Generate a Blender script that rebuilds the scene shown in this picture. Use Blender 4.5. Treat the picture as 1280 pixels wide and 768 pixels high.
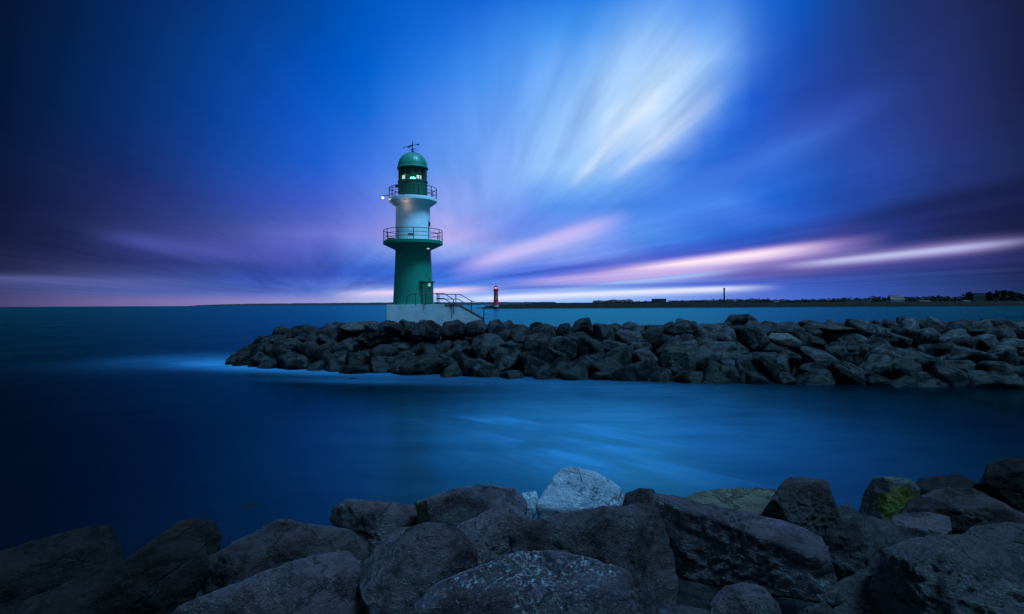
import bpy, bmesh, math, random
import numpy as np
from mathutils import Vector, Matrix

for _o in list(bpy.data.objects):
    bpy.data.objects.remove(_o)
SC = bpy.context.scene
COL = SC.collection
R = math.radians
random.seed(7)

# ------------------------------------------------------------------ camera
EYE = 4.3
F = 711.0                                    # focal length in photo pixels (1280 wide)
cam_d = bpy.data.cameras.new("camera")
cam_d.sensor_width = 36.0
cam_d.lens = 36.0 * F / 1280.0
cam_d.clip_start = 0.05
cam_d.clip_end = 60000.0
cam = bpy.data.objects.new("camera", cam_d)
COL.objects.link(cam)
PITCH, ROLL = -0.30, -0.31
cam.matrix_world = (Matrix.Translation((0, 0, EYE)) @ Matrix.Rotation(R(90 + PITCH), 4, 'X')
                    @ Matrix.Rotation(R(ROLL), 4, 'Z'))
SC.camera = cam

# ------------------------------------------------------------------ render / exposure
SC.render.engine = 'CYCLES'
SC.cycles.use_denoising = True
try:
    SC.cycles.denoiser = 'OPENIMAGEDENOISE'
except Exception:
    pass
SC.cycles.max_bounces = 6
SC.cycles.diffuse_bounces = 3
SC.cycles.glossy_bounces = 3
SC.view_settings.view_transform = 'Standard'
SC.view_settings.look = 'None'
SC.view_settings.exposure = 0.0
SC.view_settings.gamma = 1.0
SC.view_settings.use_curve_mapping = False
SC.render.resolution_x, SC.render.resolution_y = 1024, 614


def lin(c):
    c = np.asarray(c, float) / 255.0
    return np.where(c <= 0.04045, c / 12.92, ((c + 0.055) / 1.055) ** 2.4)


def yh(px):                                  # the horizon's height at a column of the frame
    return 383.8 - 0.0055 * px


def at(px, py, d):                           # a point at distance d
    return Vector(((px - 640) / F * d, d, EYE + (yh(px) - py) / F * d))


def on_sea(px, py):
    d = EYE * F / (py - yh(px))
    return (px - 640) / F * d, d


# ------------------------------------------------------------------ dusk sky (world, by direction only)
# sky colours read by direction: height row -> (column, colour)
SKY = {
 4: [(0,(4,22,48)),(100,(5,30,75)),(200,(5,45,105)),(300,(8,58,135)),(400,(0,72,165)),(480,(0,92,200)),(602,(20,100,215)),(663,(40,120,225)),(764,(40,130,230)),(825,(70,145,240)),(866,(70,150,245)),(894,(42,125,230)),(947,(30,110,215)),(988,(5,92,200)),(1080,(28,55,120)),(1180,(32,45,100)),(1280,(22,30,65))],
 60: [(0,(4,22,50)),(100,(5,32,80)),(200,(5,48,110)),(300,(8,65,150)),(400,(0,80,180)),(480,(0,95,208)),(561,(30,115,225)),(622,(60,135,235)),(663,(75,155,245)),(744,(80,158,245)),(785,(138,190,252)),(838,(155,202,253)),(866,(122,180,250)),(907,(138,188,252)),(947,(60,120,220)),(980,(22,85,195)),(1080,(32,55,125)),(1180,(33,48,105)),(1280,(23,32,70))],
 110: [(0,(3,22,52)),(100,(6,36,85)),(200,(8,50,115)),(300,(8,68,160)),(400,(5,85,200)),(480,(0,102,216)),(533,(45,125,230)),(622,(80,155,245)),(683,(110,170,250)),(744,(140,195,250)),(772,(180,218,255)),(825,(190,222,255)),(862,(205,232,255)),(886,(168,210,250)),(911,(75,145,240)),(939,(22,95,215)),(980,(30,75,180)),(1080,(38,60,140)),(1180,(36,52,115)),(1280,(26,34,75))],
 160: [(0,(6,22,52)),(100,(10,35,85)),(200,(12,50,118)),(300,(14,70,165)),(400,(18,92,205)),(480,(30,112,222)),(561,(90,145,240)),(642,(110,165,245)),(683,(130,185,250)),(732,(165,205,253)),(756,(198,225,255)),(821,(212,234,255)),(846,(165,200,252)),(886,(50,120,230)),(927,(35,95,210)),(988,(45,85,185)),(1080,(42,70,160)),(1180,(40,52,120)),(1280,(26,38,82))],
 210: [(0,(8,24,55)),(100,(18,38,85)),(200,(22,45,110)),(300,(25,75,170)),(400,(30,95,210)),(480,(68,125,232)),(560,(100,155,240)),(641,(125,170,245)),(682,(155,203,254)),(723,(160,205,250)),(784,(130,180,248)),(824,(95,150,240)),(857,(30,110,220)),(926,(30,100,210)),(966,(45,108,214)),(1047,(35,80,180)),(1080,(42,78,178)),(1180,(36,58,130)),(1280,(28,42,90))],
 254: [(0,(14,25,58)),(100,(25,36,85)),(200,(38,48,112)),(300,(45,70,160)),(400,(65,95,205)),(480,(98,132,232)),(560,(145,162,240)),(621,(130,170,245)),(682,(90,150,240)),(743,(75,150,240)),(792,(60,130,230)),(865,(70,135,235)),(913,(75,135,235)),(966,(30,100,215)),(1047,(30,75,170)),(1080,(38,72,165)),(1180,(34,48,110)),(1280,(24,30,70))],
 270: [(0,(18,28,60)),(100,(30,40,88)),(200,(40,55,118)),(300,(51,74,155)),(400,(70,94,195)),(480,(110,131,225)),(560,(145,173,245)),(640,(120,150,242)),(700,(90,145,240)),(760,(95,145,240)),(820,(85,140,240)),(880,(70,125,232)),(940,(60,115,225)),(1000,(40,90,200)),(1080,(36,65,150)),(1180,(32,40,95)),(1280,(22,28,65))],
 294: [(0,(20,30,64)),(100,(30,42,86)),(200,(52,64,124)),(300,(66,78,160)),(400,(108,120,212)),(480,(140,145,230)),(556,(200,180,240)),(621,(120,140,225)),(662,(90,140,240)),(710,(130,158,240)),(735,(135,160,242)),(784,(95,145,235)),(824,(75,140,235)),(897,(35,100,205)),(966,(30,80,180)),(1047,(62,62,145)),(1080,(40,60,140)),(1180,(32,42,95)),(1280,(25,32,70))],
 315: [(0,(28,32,68)),(100,(33,42,88)),(200,(55,65,135)),(300,(75,84,172)),(400,(84,100,200)),(480,(106,147,232)),(560,(150,178,245)),(640,(141,168,243)),(700,(145,168,242)),(760,(106,142,232)),(820,(60,95,210)),(880,(60,85,200)),(940,(60,80,190)),(1000,(62,79,170)),(1080,(53,63,140)),(1180,(44,52,115)),(1280,(32,38,85))],
 332: [(0,(32,36,70)),(100,(40,48,92)),(200,(42,55,118)),(300,(48,65,145)),(400,(62,89,185)),(480,(60,110,215)),(560,(85,120,228)),(640,(92,126,225)),(700,(85,110,220)),(760,(80,100,205)),(820,(84,105,205)),(880,(79,94,190)),(940,(79,86,180)),(1000,(75,79,165)),(1080,(55,74,155)),(1180,(44,61,125)),(1280,(32,42,90))],
 345: [(0,(48,52,95)),(100,(66,71,125)),(200,(62,79,145)),(300,(52,72,160)),(400,(60,82,185)),(480,(50,105,212)),(560,(60,110,218)),(640,(65,105,215)),(700,(70,100,210)),(760,(88,118,215)),(820,(106,121,210)),(880,(114,118,200)),(940,(101,100,185)),(1000,(66,84,172)),(1080,(58,75,158)),(1180,(42,62,128)),(1280,(34,44,92))],
 355: [(0,(60,61,105)),(100,(81,84,140)),(200,(69,92,165)),(300,(50,85,175)),(400,(75,105,200)),(480,(90,120,215)),(560,(65,115,220)),(640,(80,125,225)),(700,(85,130,228)),(760,(110,150,235)),(820,(105,145,232)),(880,(80,115,215)),(940,(72,102,205)),(1000,(58,92,188)),(1080,(52,82,168)),(1180,(40,66,132)),(1280,(30,46,94))],
 365: [(0,(58,66,118)),(100,(70,86,150)),(200,(68,97,174)),(300,(75,95,180)),(400,(84,116,205)),(480,(167,184,240)),(560,(123,173,240)),(640,(125,160,238)),(700,(135,175,245)),(760,(128,189,245)),(820,(130,170,242)),(880,(105,145,230)),(940,(85,115,215)),(1000,(66,104,200)),(1080,(55,85,175)),(1180,(48,70,138)),(1280,(34,48,96))],
 376: [(0,(75,68,115)),(100,(101,92,148)),(200,(123,110,170)),(300,(132,126,190)),(400,(145,147,210)),(480,(180,194,238)),(560,(160,190,245)),(640,(140,185,245)),(700,(140,185,245)),(760,(140,180,245)),(820,(125,165,240)),(880,(110,145,230)),(940,(95,120,215)),(1000,(70,108,205)),(1080,(60,90,180)),(1180,(52,72,142)),(1280,(36,50,100))],
}
YS = sorted(SKY)
TROWS = [(381 - y) / F for y in (376, 365, 355, 345, 335, 324, 312, 298, 282, 262, 240, 215, 185, 150, 100, 50, 0)] + [0.62, 0.80]
AZ_MAX = 60.0
NST = 32


_ROWS = {y: (np.array([p[0] for p in r]), np.array([lin(p[1]) for p in r])) for y, r in SKY.items()}
STOPS = [-590, -300, -100, 0, 80, 160, 240, 320, 400, 460, 520, 560, 600, 640, 670, 700, 730, 760, 790, 820, 850, 880, 910, 940, 965, 1000, 1050, 1110, 1180, 1280, 1450, 1870]


def row_colour(y, px):
    xs, cs = _ROWS[y]
    return np.array([np.interp(px, xs, cs[:, k]) for k in range(3)])


def sky_lookup(az, t):
    u = math.tan(az)
    v = t * math.sqrt(1 + u * u)
    px = 640 + F * u
    py = yh(px) - F * v
    out = max(0.0, -px, px - 1280) / 400.0
    px = min(1280, max(0, px))
    over = max(0.0, -py) / 300.0
    py = min(YS[-1], max(0, py))
    i = min(len(YS) - 2, max(0, int(np.searchsorted(YS, py, 'right') - 1)))
    b = (py - YS[i]) / (YS[i + 1] - YS[i])
    c = row_colour(YS[i], px) * (1 - b) + row_colour(YS[i + 1], px) * b
    return c * (1 - 0.35 * min(1, over)) * (1 - 0.25 * min(1, out))


class NT:                                     # a small builder for node trees
    def __init__(self, tree):
        self.t = tree
        self.n = tree.nodes
        self.l = tree.links

    def new(self, kind, **kw):
        nd = self.n.new(kind)
        for k, v in kw.items():
            setattr(nd, k, v)
        return nd

    def put(self, sock, v):
        if isinstance(v, bpy.types.NodeSocket):
            self.l.new(v, sock)
        elif v is not None:
            sock.default_value = v

    def m(self, op, a, b=None, c=None, clamp=False):
        nd = self.new('ShaderNodeMath', operation=op, use_clamp=clamp)
        for i, v in enumerate((a, b, c)):
            if v is not None:
                self.put(nd.inputs[i], v)
        return nd.outputs[0]

    def vm(self, op, a, b=None):
        nd = self.new('ShaderNodeVectorMath', operation=op)
        self.put(nd.inputs[0], a)
        if b is not None:
            self.put(nd.inputs[1], b)
        return nd.outputs[0]

    def mix(self, f, a, b, mode='MIX'):
        nd = self.new('ShaderNodeMix', data_type='RGBA', blend_type=mode)
        self.put(nd.inputs[0], f)
        for i, v in ((6, a), (7, b)):
            if not isinstance(v, bpy.types.NodeSocket) and len(v) == 3:
                v = (*v, 1)
            self.put(nd.inputs[i], v)
        return nd.outputs[2]

    def smooth(self, x, lo, hi, a=0.0, b=1.0):
        nd = self.new('ShaderNodeMapRange', interpolation_type='SMOOTHSTEP')
        self.put(nd.inputs[0], x)
        for i, v in enumerate((lo, hi, a, b)):
            self.put(nd.inputs[i + 1], v)
        return nd.outputs[0]

    def noise(self, vec, scale=1.0, detail=4.0, rough=0.5, dist=0.0):
        nd = self.new('ShaderNodeTexNoise')
        self.put(nd.inputs['Vector'], vec)
        nd.inputs['Scale'].default_value = scale
        nd.inputs['Detail'].default_value = detail
        nd.inputs['Roughness'].default_value = rough
        nd.inputs['Distortion'].default_value = dist
        return nd.outputs['Fac']

    def ramp(self, fac, stops, interp='LINEAR'):
        nd = self.new('ShaderNodeValToRGB')
        cr = nd.color_ramp
        cr.interpolation = interp
        while len(cr.elements) < len(stops):
            cr.elements.new(0.5)
        for e, (p, c) in zip(cr.elements, stops):
            e.position = p
        for e, (p, c) in zip(cr.elements, stops):
            e.color = (*c[:3], 1)
        self.put(nd.inputs[0], fac)
        return nd.outputs[0]

    def xyz(self, x, y, z):
        nd = self.new('ShaderNodeCombineXYZ')
        for i, v in enumerate((x, y, z)):
            self.put(nd.inputs[i], v)
        return nd.outputs[0]

    def sep(self, v):
        nd = self.new('ShaderNodeSeparateXYZ')
        self.put(nd.inputs[0], v)
        return nd.outputs


def across(az, t, phi):                      # a cloud deck's coordinate across the wind
    return math.sin(az - phi) / t


def px_dir(px, py):
    u = (px - 640) / F
    v = (yh(px) - py) / F
    return math.atan(u), v / math.sqrt(1 + u * u)


# zenith and the sky behind the viewer, which light the place
ZENITH = (0.17, 0.42, 0.78)
BEHIND = (0.03, 0.05, 0.09)


def build_world():
    w = bpy.data.worlds.new("World")
    SC.world = w
    w.use_nodes = True
    N = NT(w.node_tree)
    N.n.clear()
    d = N.new('ShaderNodeTexCoord').outputs['Generated']
    x, y, z = N.sep(d)
    az = N.m('ARCTAN2', x, y)
    hyp = N.m('SQRT', N.m('ADD', N.m('MULTIPLY', x, x), N.m('MULTIPLY', y, y)))
    t = N.m('DIVIDE', z, N.m('MAXIMUM', hyp, 0.05))
    tc = N.m('MAXIMUM', t, 0.004)
    # wispy shift of the lookup, stretched along the wind
    phiA = math.atan((592 - 640) / F)
    phiB = math.atan((400 - 640) / F)

    def deck(phi):
        dx = N.m('SUBTRACT', az, phi)
        return N.m('DIVIDE', N.m('SINE', dx), tc), N.m('DIVIDE', N.m('COSINE', dx), tc)
    cA, lA = deck(phiA)
    cB, lB = deck(phiB)
    nA = N.noise(N.xyz(N.m('MULTIPLY', cA, 7.5), N.m('MULTIPLY', lA, 0.55), 3.0), 1.0, 3.0, 0.45)
    nA2 = N.noise(N.xyz(N.m('MULTIPLY', cA, 0.9), N.m('MULTIPLY', lA, 0.12), 9.0), 1.0, 3.0, 0.5)
    nB = N.noise(N.xyz(N.m('MULTIPLY', cB, 0.9), N.m('MULTIPLY', lB, 0.05), 1.7), 1.0, 5.0, 0.55)
    nB = N.m('ADD', 0.5, N.m('MULTIPLY', N.m('SUBTRACT', nB, 0.5), N.smooth(t, 0.008, 0.035)))
    azw = N.m('ADD', az, N.m('MULTIPLY', N.m('SUBTRACT', nA2, 0.5), 0.02))
    fac = N.m('DIVIDE', N.m('ADD', azw, R(AZ_MAX)), 2 * R(AZ_MAX), clamp=True)
    tw = N.m('ADD', t, N.m('MULTIPLY', N.m('SUBTRACT', nB, 0.5), N.m('MULTIPLY', tc, 0.16)))
    col = None
    for i, tr in enumerate(TROWS):
        stops = []
        for sx in STOPS:
            a = math.atan((sx - 640) / F)
            f = (a + R(AZ_MAX)) / (2 * R(AZ_MAX))
            stops.append((f, sky_lookup(a, tr)))
        c = N.ramp(fac, stops, 'LINEAR')
        if col is None:
            col = c
        else:
            lo, hi = TROWS[i - 1], tr
            nd = N.new('ShaderNodeMapRange')
            N.put(nd.inputs[0], tw)
            nd.inputs[1].default_value, nd.inputs[2].default_value = lo, hi
            col = N.mix(nd.outputs[0], col, c)
    # fine drawn-out streaks in the bright plume and low down
    lum = N.new('ShaderNodeRGBToBW')
    N.put(lum.inputs[0], col)
    ampA = N.m('MULTIPLY', N.smooth(lum.outputs[0], 0.10, 0.65), N.smooth(t, 0.10, 0.28))
    kA = N.m('ADD', 1.0, N.m('MULTIPLY', N.m('SUBTRACT', nA, 0.5), N.m('ADD', 0.22, N.m('MULTIPLY', ampA, 1.05))))
    kA = N.m('MINIMUM', kA, 1.06)
    col = N.mix(1.0, col, N.xyz(kA, N.m('POWER', kA, 0.75), N.m('POWER', kA, 0.45)), 'MULTIPLY')
    kB = N.m('ADD', 1.0, N.m('MULTIPLY', N.m('SUBTRACT', nB, 0.5), N.smooth(t, 0.02, 0.22, 1.35, 0.2)))
    col = N.mix(1.0, col, N.xyz(kB, kB, N.m('POWER', kB, 0.6)), 'MULTIPLY')

    # single bands of lit cloud
    def band(p0, p1, width, colour, gate, amt, soft=1.0, skew=1.0):
        (a0, t0), (a1, t1) = px_dir(*p0), px_dir(*p1)
        # a straight cloud street: linear in tan(az), t' = z/y
        u = N.m('TANGENT', az)
        v = N.m('DIVIDE', z, N.m('MAXIMUM', y, 0.05))
        u0, v0 = (p0[0] - 640) / F, (yh(p0[0]) - p0[1]) / F
        u1, v1 = (p1[0] - 640) / F, (yh(p1[0]) - p1[1]) / F
        g = (v1 - v0) / (u1 - u0)
        dv = N.m('SUBTRACT', v, N.m('ADD', v0, N.m('MULTIPLY', N.m('SUBTRACT', u, u0), g)))
        # width grows away from the vanishing point
        wu, wl = width[0] / F, width[1] / F
        up = N.m('DIVIDE', N.m('MAXIMUM', dv, 0.0), wu)
        dn = N.m('DIVIDE', N.m('MAXIMUM', N.m('MULTIPLY', dv, -1.0), 0.0), wl)
        q = N.m('ADD', N.m('POWER', up, 2.0), N.m('POWER', dn, 2.0))
        m_ = N.m('POWER', 2.718, N.m('MULTIPLY', q, -1.0))
        gs = [(gx - 640) / F for gx in gate]
        m_ = N.m('MULTIPLY', m_, N.smooth(u, gs[0], gs[1]))
        m_ = N.m('MULTIPLY', m_, N.smooth(u, gs[2], gs[3], 1.0, 0.0))
        m_ = N.m('MULTIPLY', m_, N.smooth(y, 0.1, 0.3))
        m_ = N.m('MULTIPLY', m_, N.m('ADD', 0.55, N.m('MULTIPLY', nB, 0.9)), clamp=True)
        m_ = N.m('MULTIPLY', m_, amt, clamp=True)
        return m_, tuple(lin(colour))
    for b in (
        ((860, 330), (1090, 300), (7, 14), (190, 160, 225), (640, 820, 960, 1130), 0.95),
        ((860, 329), (1000, 311), (5, 8), (255, 232, 248), (730, 870, 930, 1060), 1.0),
        ((1010, 331), (1280, 301), (8, 9), (155, 135, 205), (900, 1040, 1180, 1330), 0.9),
        ((1010, 330), (1280, 301), (3.5, 5), (185, 190, 232), (960, 1060, 1160, 1330), 1.0),
        ((690, 350), (880, 335), (4, 7), (200, 180, 240), (600, 720, 860, 960), 0.7),
        ((700, 362), (860, 345), (2.5, 4), (165, 195, 250), (620, 740, 840, 960), 0.8),
        ((600, 373), (900, 361), (3, 5), (225, 230, 255), (540, 640, 880, 990), 1.0),
        ((480, 366), (600, 361), (3, 5), (240, 215, 245), (400, 500, 560, 640), 0.9),
        ((615, 323), (750, 281), (9, 13), (205, 192, 248), (555, 630, 715, 800), 0.85),
        ((60, 349), (200, 352), (4, 10), (88, 98, 165), (-300, 0, 160, 330), 0.6),
        ((180, 303), (350, 325), (10, 9), (78, 88, 178), (90, 200, 320, 430), 0.6),
        ((640, 360), (1000, 352), (2.5, 3), (60, 90, 205), (560, 680, 900, 1100), 0.5),
        ((900, 345), (1250, 325), (7, 7), (62, 58, 138), (860, 980, 1150, 1400), 0.4),
        ((930, 200), (1080, 130), (18, 22), (62, 95, 205), (820, 940, 1040, 1160), 0.35),
        ((860, 235), (1000, 180), (14, 18), (70, 125, 228), (760, 880, 960, 1100), 0.5),
        ((1100, 270), (1280, 232), (14, 12), (20, 28, 70), (1000, 1150, 1300, 1500), 0.5),
    ):
        m_, c_ = band(*b)
        col = N.mix(m_, col, c_)
    for (c0, cw, t0, t1, t2, t3, colour, amt) in (
        (0.86, 0.06, 0.19, 0.25, 0.30, 0.42, (232, 243, 255), 0.55),
        (1.14, 0.07, 0.20, 0.25, 0.28, 0.38, (230, 241, 255), 0.5),
        (0.66, 0.05, 0.20, 0.30, 0.36, 0.50, (140, 195, 254), 0.25),
        (0.97, 0.05, 0.20, 0.28, 0.32, 0.48, (175, 212, 254), 0.30),
        (0.35, 0.10, 0.10, 0.24, 0.34, 0.50, (150, 195, 254), 0.32),
        (0.15, 0.06, 0.10, 0.20, 0.26, 0.40, (140, 180, 254), 0.3),
    ):
        q = N.m('DIVIDE', N.m('SUBTRACT', cA, c0), cw)
        m_ = N.m('POWER', 2.718, N.m('MULTIPLY', N.m('MULTIPLY', q, q), -1.0))
        m_ = N.m('MULTIPLY', m_, N.m('MULTIPLY', N.smooth(t, t0, t1), N.smooth(t, t2, t3, 1.0, 0.0)))
        m_ = N.m('MULTIPLY', m_, N.m('MULTIPLY', N.smooth(y, 0.1, 0.3), N.smooth(nA, 0.25, 0.6, 0.35, 1.0)))
        col = N.mix(N.m('MULTIPLY', m_, amt), col, tuple(lin(colour)))
    # the rest of the dome
    behind = N.mix(N.smooth(z, 0.30, 0.80), BEHIND, ZENITH)
    side = N.smooth(y, -0.25, 0.45)
    high = N.smooth(z, 0.66, 0.90)
    col = N.mix(high, col, (*ZENITH, 1))
    col = N.mix(side, behind, col)
    col = N.mix(N.smooth(z, -0.06, -0.01), (0.004, 0.012, 0.03, 1), col)
    bg = N.new('ShaderNodeBackground')
    N.put(bg.inputs[0], col)
    bg.inputs[1].default_value = 1.0
    out = N.new('ShaderNodeOutputWorld')
    N.l.new(bg.outputs[0], out.inputs[0])
    w.cycles.sampling_method = 'MANUAL'
    w.cycles.sample_map_resolution = 1024


build_world()

# the last light of the sky high behind the viewer: one very soft, cool lamp
sun_d = bpy.data.lights.new('sun', 'SUN')
sun_d.energy = 4.7
sun_d.angle = R(16)
sun_d.color = (0.20, 0.58, 1.0)
sun = bpy.data.objects.new('sun', sun_d)
sun.rotation_euler = Vector((-0.40, 0.27, -0.88)).to_track_quat('-Z', 'Y').to_euler()
COL.objects.link(sun)

# ------------------------------------------------------------------ helpers: objects
def tag(o, label=None, cat=None, group=None, kind=None):
    if label:
        o['label'] = label
    if cat:
        o['category'] = cat
    if group:
        o['group'] = group
    if kind:
        o['kind'] = kind
    return o


def link(name, me, mat=None, parent=None):
    o = bpy.data.objects.new(name, me)
    COL.objects.link(o)
    if mat is not None and me is not None and not me.materials:
        me.materials.append(mat)
    if parent is not None:
        o.parent = parent
    return o


def empty(name, loc, rz=0.0):
    o = bpy.data.objects.new(name, None)
    o.empty_display_size = 0.3
    o.location = loc
    o.rotation_euler = (0, 0, rz)
    COL.objects.link(o)
    return o


class MB:                                     # collects shapes into ONE mesh
    def __init__(self):
        self.b = bmesh.new()

    def box(self, c, s, rot=None, bev=0.0):
        g = bmesh.ops.create_cube(self.b, size=1.0)
        M = Matrix.Translation(c) @ (rot.to_4x4() if rot is not None else Matrix()) @ Matrix.Diagonal((*s, 1))
        bmesh.ops.transform(self.b, matrix=M, verts=g['verts'])
        if bev > 0:
            es = list({e for v in g['verts'] for e in v.link_edges})
            bmesh.ops.bevel(self.b, geom=es, offset=bev, segments=2, affect='EDGES', profile=0.6)
        return self

    def tube(self, p, q, r, r2=None, n=8):
        p, q = Vector(p), Vector(q)
        dv = q - p
        g = bmesh.ops.create_cone(self.b, cap_ends=True, segments=n, radius1=r, radius2=r if r2 is None else r2, depth=dv.length)
        M = Matrix.Translation((p + q) / 2) @ dv.to_track_quat('Z', 'Y').to_matrix().to_4x4()
        bmesh.ops.transform(self.b, matrix=M, verts=g['verts'])
        return self

    def path(self, pts, r, n=8):
        for a, b in zip(pts, pts[1:]):
            self.tube(a, b, r, n=n)
        for a in pts[1:-1]:
            self.ball(a, r)
        return self

    def ring(self, z, rad, r, n=48, c=(0, 0)):
        pts = [(c[0] + rad * math.cos(2 * math.pi * k / n), c[1] + rad * math.sin(2 * math.pi * k / n), z) for k in range(n)]
        for k in range(n):
            self.tube(pts[k], pts[(k + 1) % n], r, n=6)
        return self

    def ball(self, c, r, sub=2, s=(1, 1, 1)):
        g = bmesh.ops.create_icosphere(self.b, subdivisions=sub, radius=r)
        bmesh.ops.transform(self.b, matrix=Matrix.Translation(c) @ Matrix.Diagonal((*s, 1)), verts=g['verts'])
        return self

    def lathe(self, prof, n=64, a0=0.0, a1=2 * math.pi):
        full = abs(a1 - a0 - 2 * math.pi) < 1e-6
        rows = []
        cnt = n if full else n + 1
        for (r, z) in prof:
            if r < 1e-5:
                rows.append([self.b.verts.new((0, 0, z))])
            else:
                rows.append([self.b.verts.new((r * math.cos(a0 + (a1 - a0) * k / n), r * math.sin(a0 + (a1 - a0) * k / n), z)) for k in range(cnt)])
        for A, B in zip(rows, rows[1:]):
            for k in range(n):
                k2 = (k + 1) % cnt
                try:
                    if len(A) == 1 and len(B) == 1:
                        continue
                    if len(A) == 1:
                        self.b.faces.new((A[0], B[k2], B[k]))
                    elif len(B) == 1:
                        self.b.faces.new((A[k], A[k2], B[0]))
                    else:
                        self.b.faces.new((A[k], A[k2], B[k2], B[k]))
                except ValueError:
                    pass
        return self

    def prism(self, pts, y0, y1):             # outline in x,z extruded along y
        f = [self.b.verts.new((x, y0, z)) for x, z in pts]
        k = [self.b.verts.new((x, y1, z)) for x, z in pts]
        self.b.faces.new(f)
        self.b.faces.new(list(reversed(k)))
        n = len(pts)
        for i in range(n):
            self.b.faces.new((f[(i + 1) % n], f[i], k[i], k[(i + 1) % n]))
        return self

    def build(self, name, mat, parent=None, smooth=False, angle=40):
        bmesh.ops.recalc_face_normals(self.b, faces=self.b.faces)
        me = bpy.data.meshes.new(name)
        self.b.to_mesh(me)
        self.b.free()
        o = link(name, me, mat, parent)
        if smooth:
            me.polygons.foreach_set('use_smooth', [True] * len(me.polygons))
            me.set_sharp_from_angle(angle=R(angle))
        return o


# ------------------------------------------------------------------ materials
def new_mat(name):
    m = bpy.data.materials.new(name)
    m.use_nodes = True
    N = NT(m.node_tree)
    N.n.clear()
    out = N.new('ShaderNodeOutputMaterial')
    return m, N, out


def principled(N, out, base, rough, spec=0.5, metal=0.0, normal=None):
    p = N.new('ShaderNodeBsdfPrincipled')
    if not isinstance(base, bpy.types.NodeSocket):
        base = (*base[:3], 1)
    N.put(p.inputs['Base Color'], base)
    N.put(p.inputs['Roughness'], rough)
    N.put(p.inputs['Specular IOR Level'], spec)
    p.inputs['Metallic'].default_value = metal
    if normal is not None:
        N.l.new(normal, p.inputs['Normal'])
    N.l.new(p.outputs[0], out.inputs['Surface'])
    return p


def paint(name, c, rough=0.45, wear=0.12, streak=True, metal=0.0, scale=1.0, dirt=(0.06, 0.05, 0.045)):
    m, N, out = new_mat(name)
    co = N.new('ShaderNodeTexCoord').outputs['Object']
    x, y, z = N.sep(co)
    n1 = N.noise(co, 2.2 * scale, 6, 0.6)
    col = N.mix(N.smooth(n1, 0.35, 0.75), c, tuple(v * (1 - wear) for v in c))
    if streak:                                # rust and rain runs down the paint
        n2 = N.noise(N.xyz(N.m('MULTIPLY', x, 7.0), N.m('MULTIPLY', y, 7.0), N.m('MULTIPLY', z, 0.35)), scale, 4, 0.6)
        col = N.mix(N.m('MULTIPLY', N.smooth(n2, 0.54, 0.78), wear * 2.2), col, dirt)
    bp = N.new('ShaderNodeBump')
    bp.inputs['Strength'].default_value = 0.15
    bp.inputs['Distance'].default_value = 0.01
    N.put(bp.inputs['Height'], N.noise(co, 9 * scale, 4, 0.6))
    principled(N, out, col, N.smooth(n1, 0.3, 0.7, rough - 0.06, rough + 0.12), 0.5, metal, bp.outputs[0])
    return m


def concrete(name, c, scale=1.0):
    m, N, out = new_mat(name)
    co = N.new('ShaderNodeTexCoord').outputs['Object']
    x, y, z = N.sep(co)
    n1 = N.noise(co, 1.3 * scale, 8, 0.62)
    n2 = N.noise(co, 30 * scale, 3, 0.6)
    n3 = N.noise(N.xyz(N.m('MULTIPLY', x, 5.0), N.m('MULTIPLY', y, 5.0), N.m('MULTIPLY', z, 0.5)), 1, 4, 0.6)
    col = N.mix(N.smooth(n1, 0.3, 0.72), c, tuple(v * 0.72 for v in c))
    col = N.mix(N.m('MULTIPLY', N.smooth(n3, 0.55, 0.8), 0.35), col, tuple(v * 0.45 for v in c))
    col = N.mix(N.m('MULTIPLY', n2, 0.25), col, tuple(v * 0.6 for v in c))
    bp = N.new('ShaderNodeBump')
    bp.inputs['Strength'].default_value = 0.35
    bp.inputs['Distance'].default_value = 0.02
    N.put(bp.inputs['Height'], N.m('ADD', n1, N.m('MULTIPLY', n2, 0.3)))
    principled(N, out, col, 0.82, 0.3, 0.0, bp.outputs[0])
    return m


def emit(name, c, s):
    m, N, out = new_mat(name)
    e = N.new('ShaderNodeEmission')
    e.inputs[0].default_value = (*c, 1)
    e.inputs[1].default_value = s
    N.l.new(e.outputs[0], out.inputs['Surface'])
    return m


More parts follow.
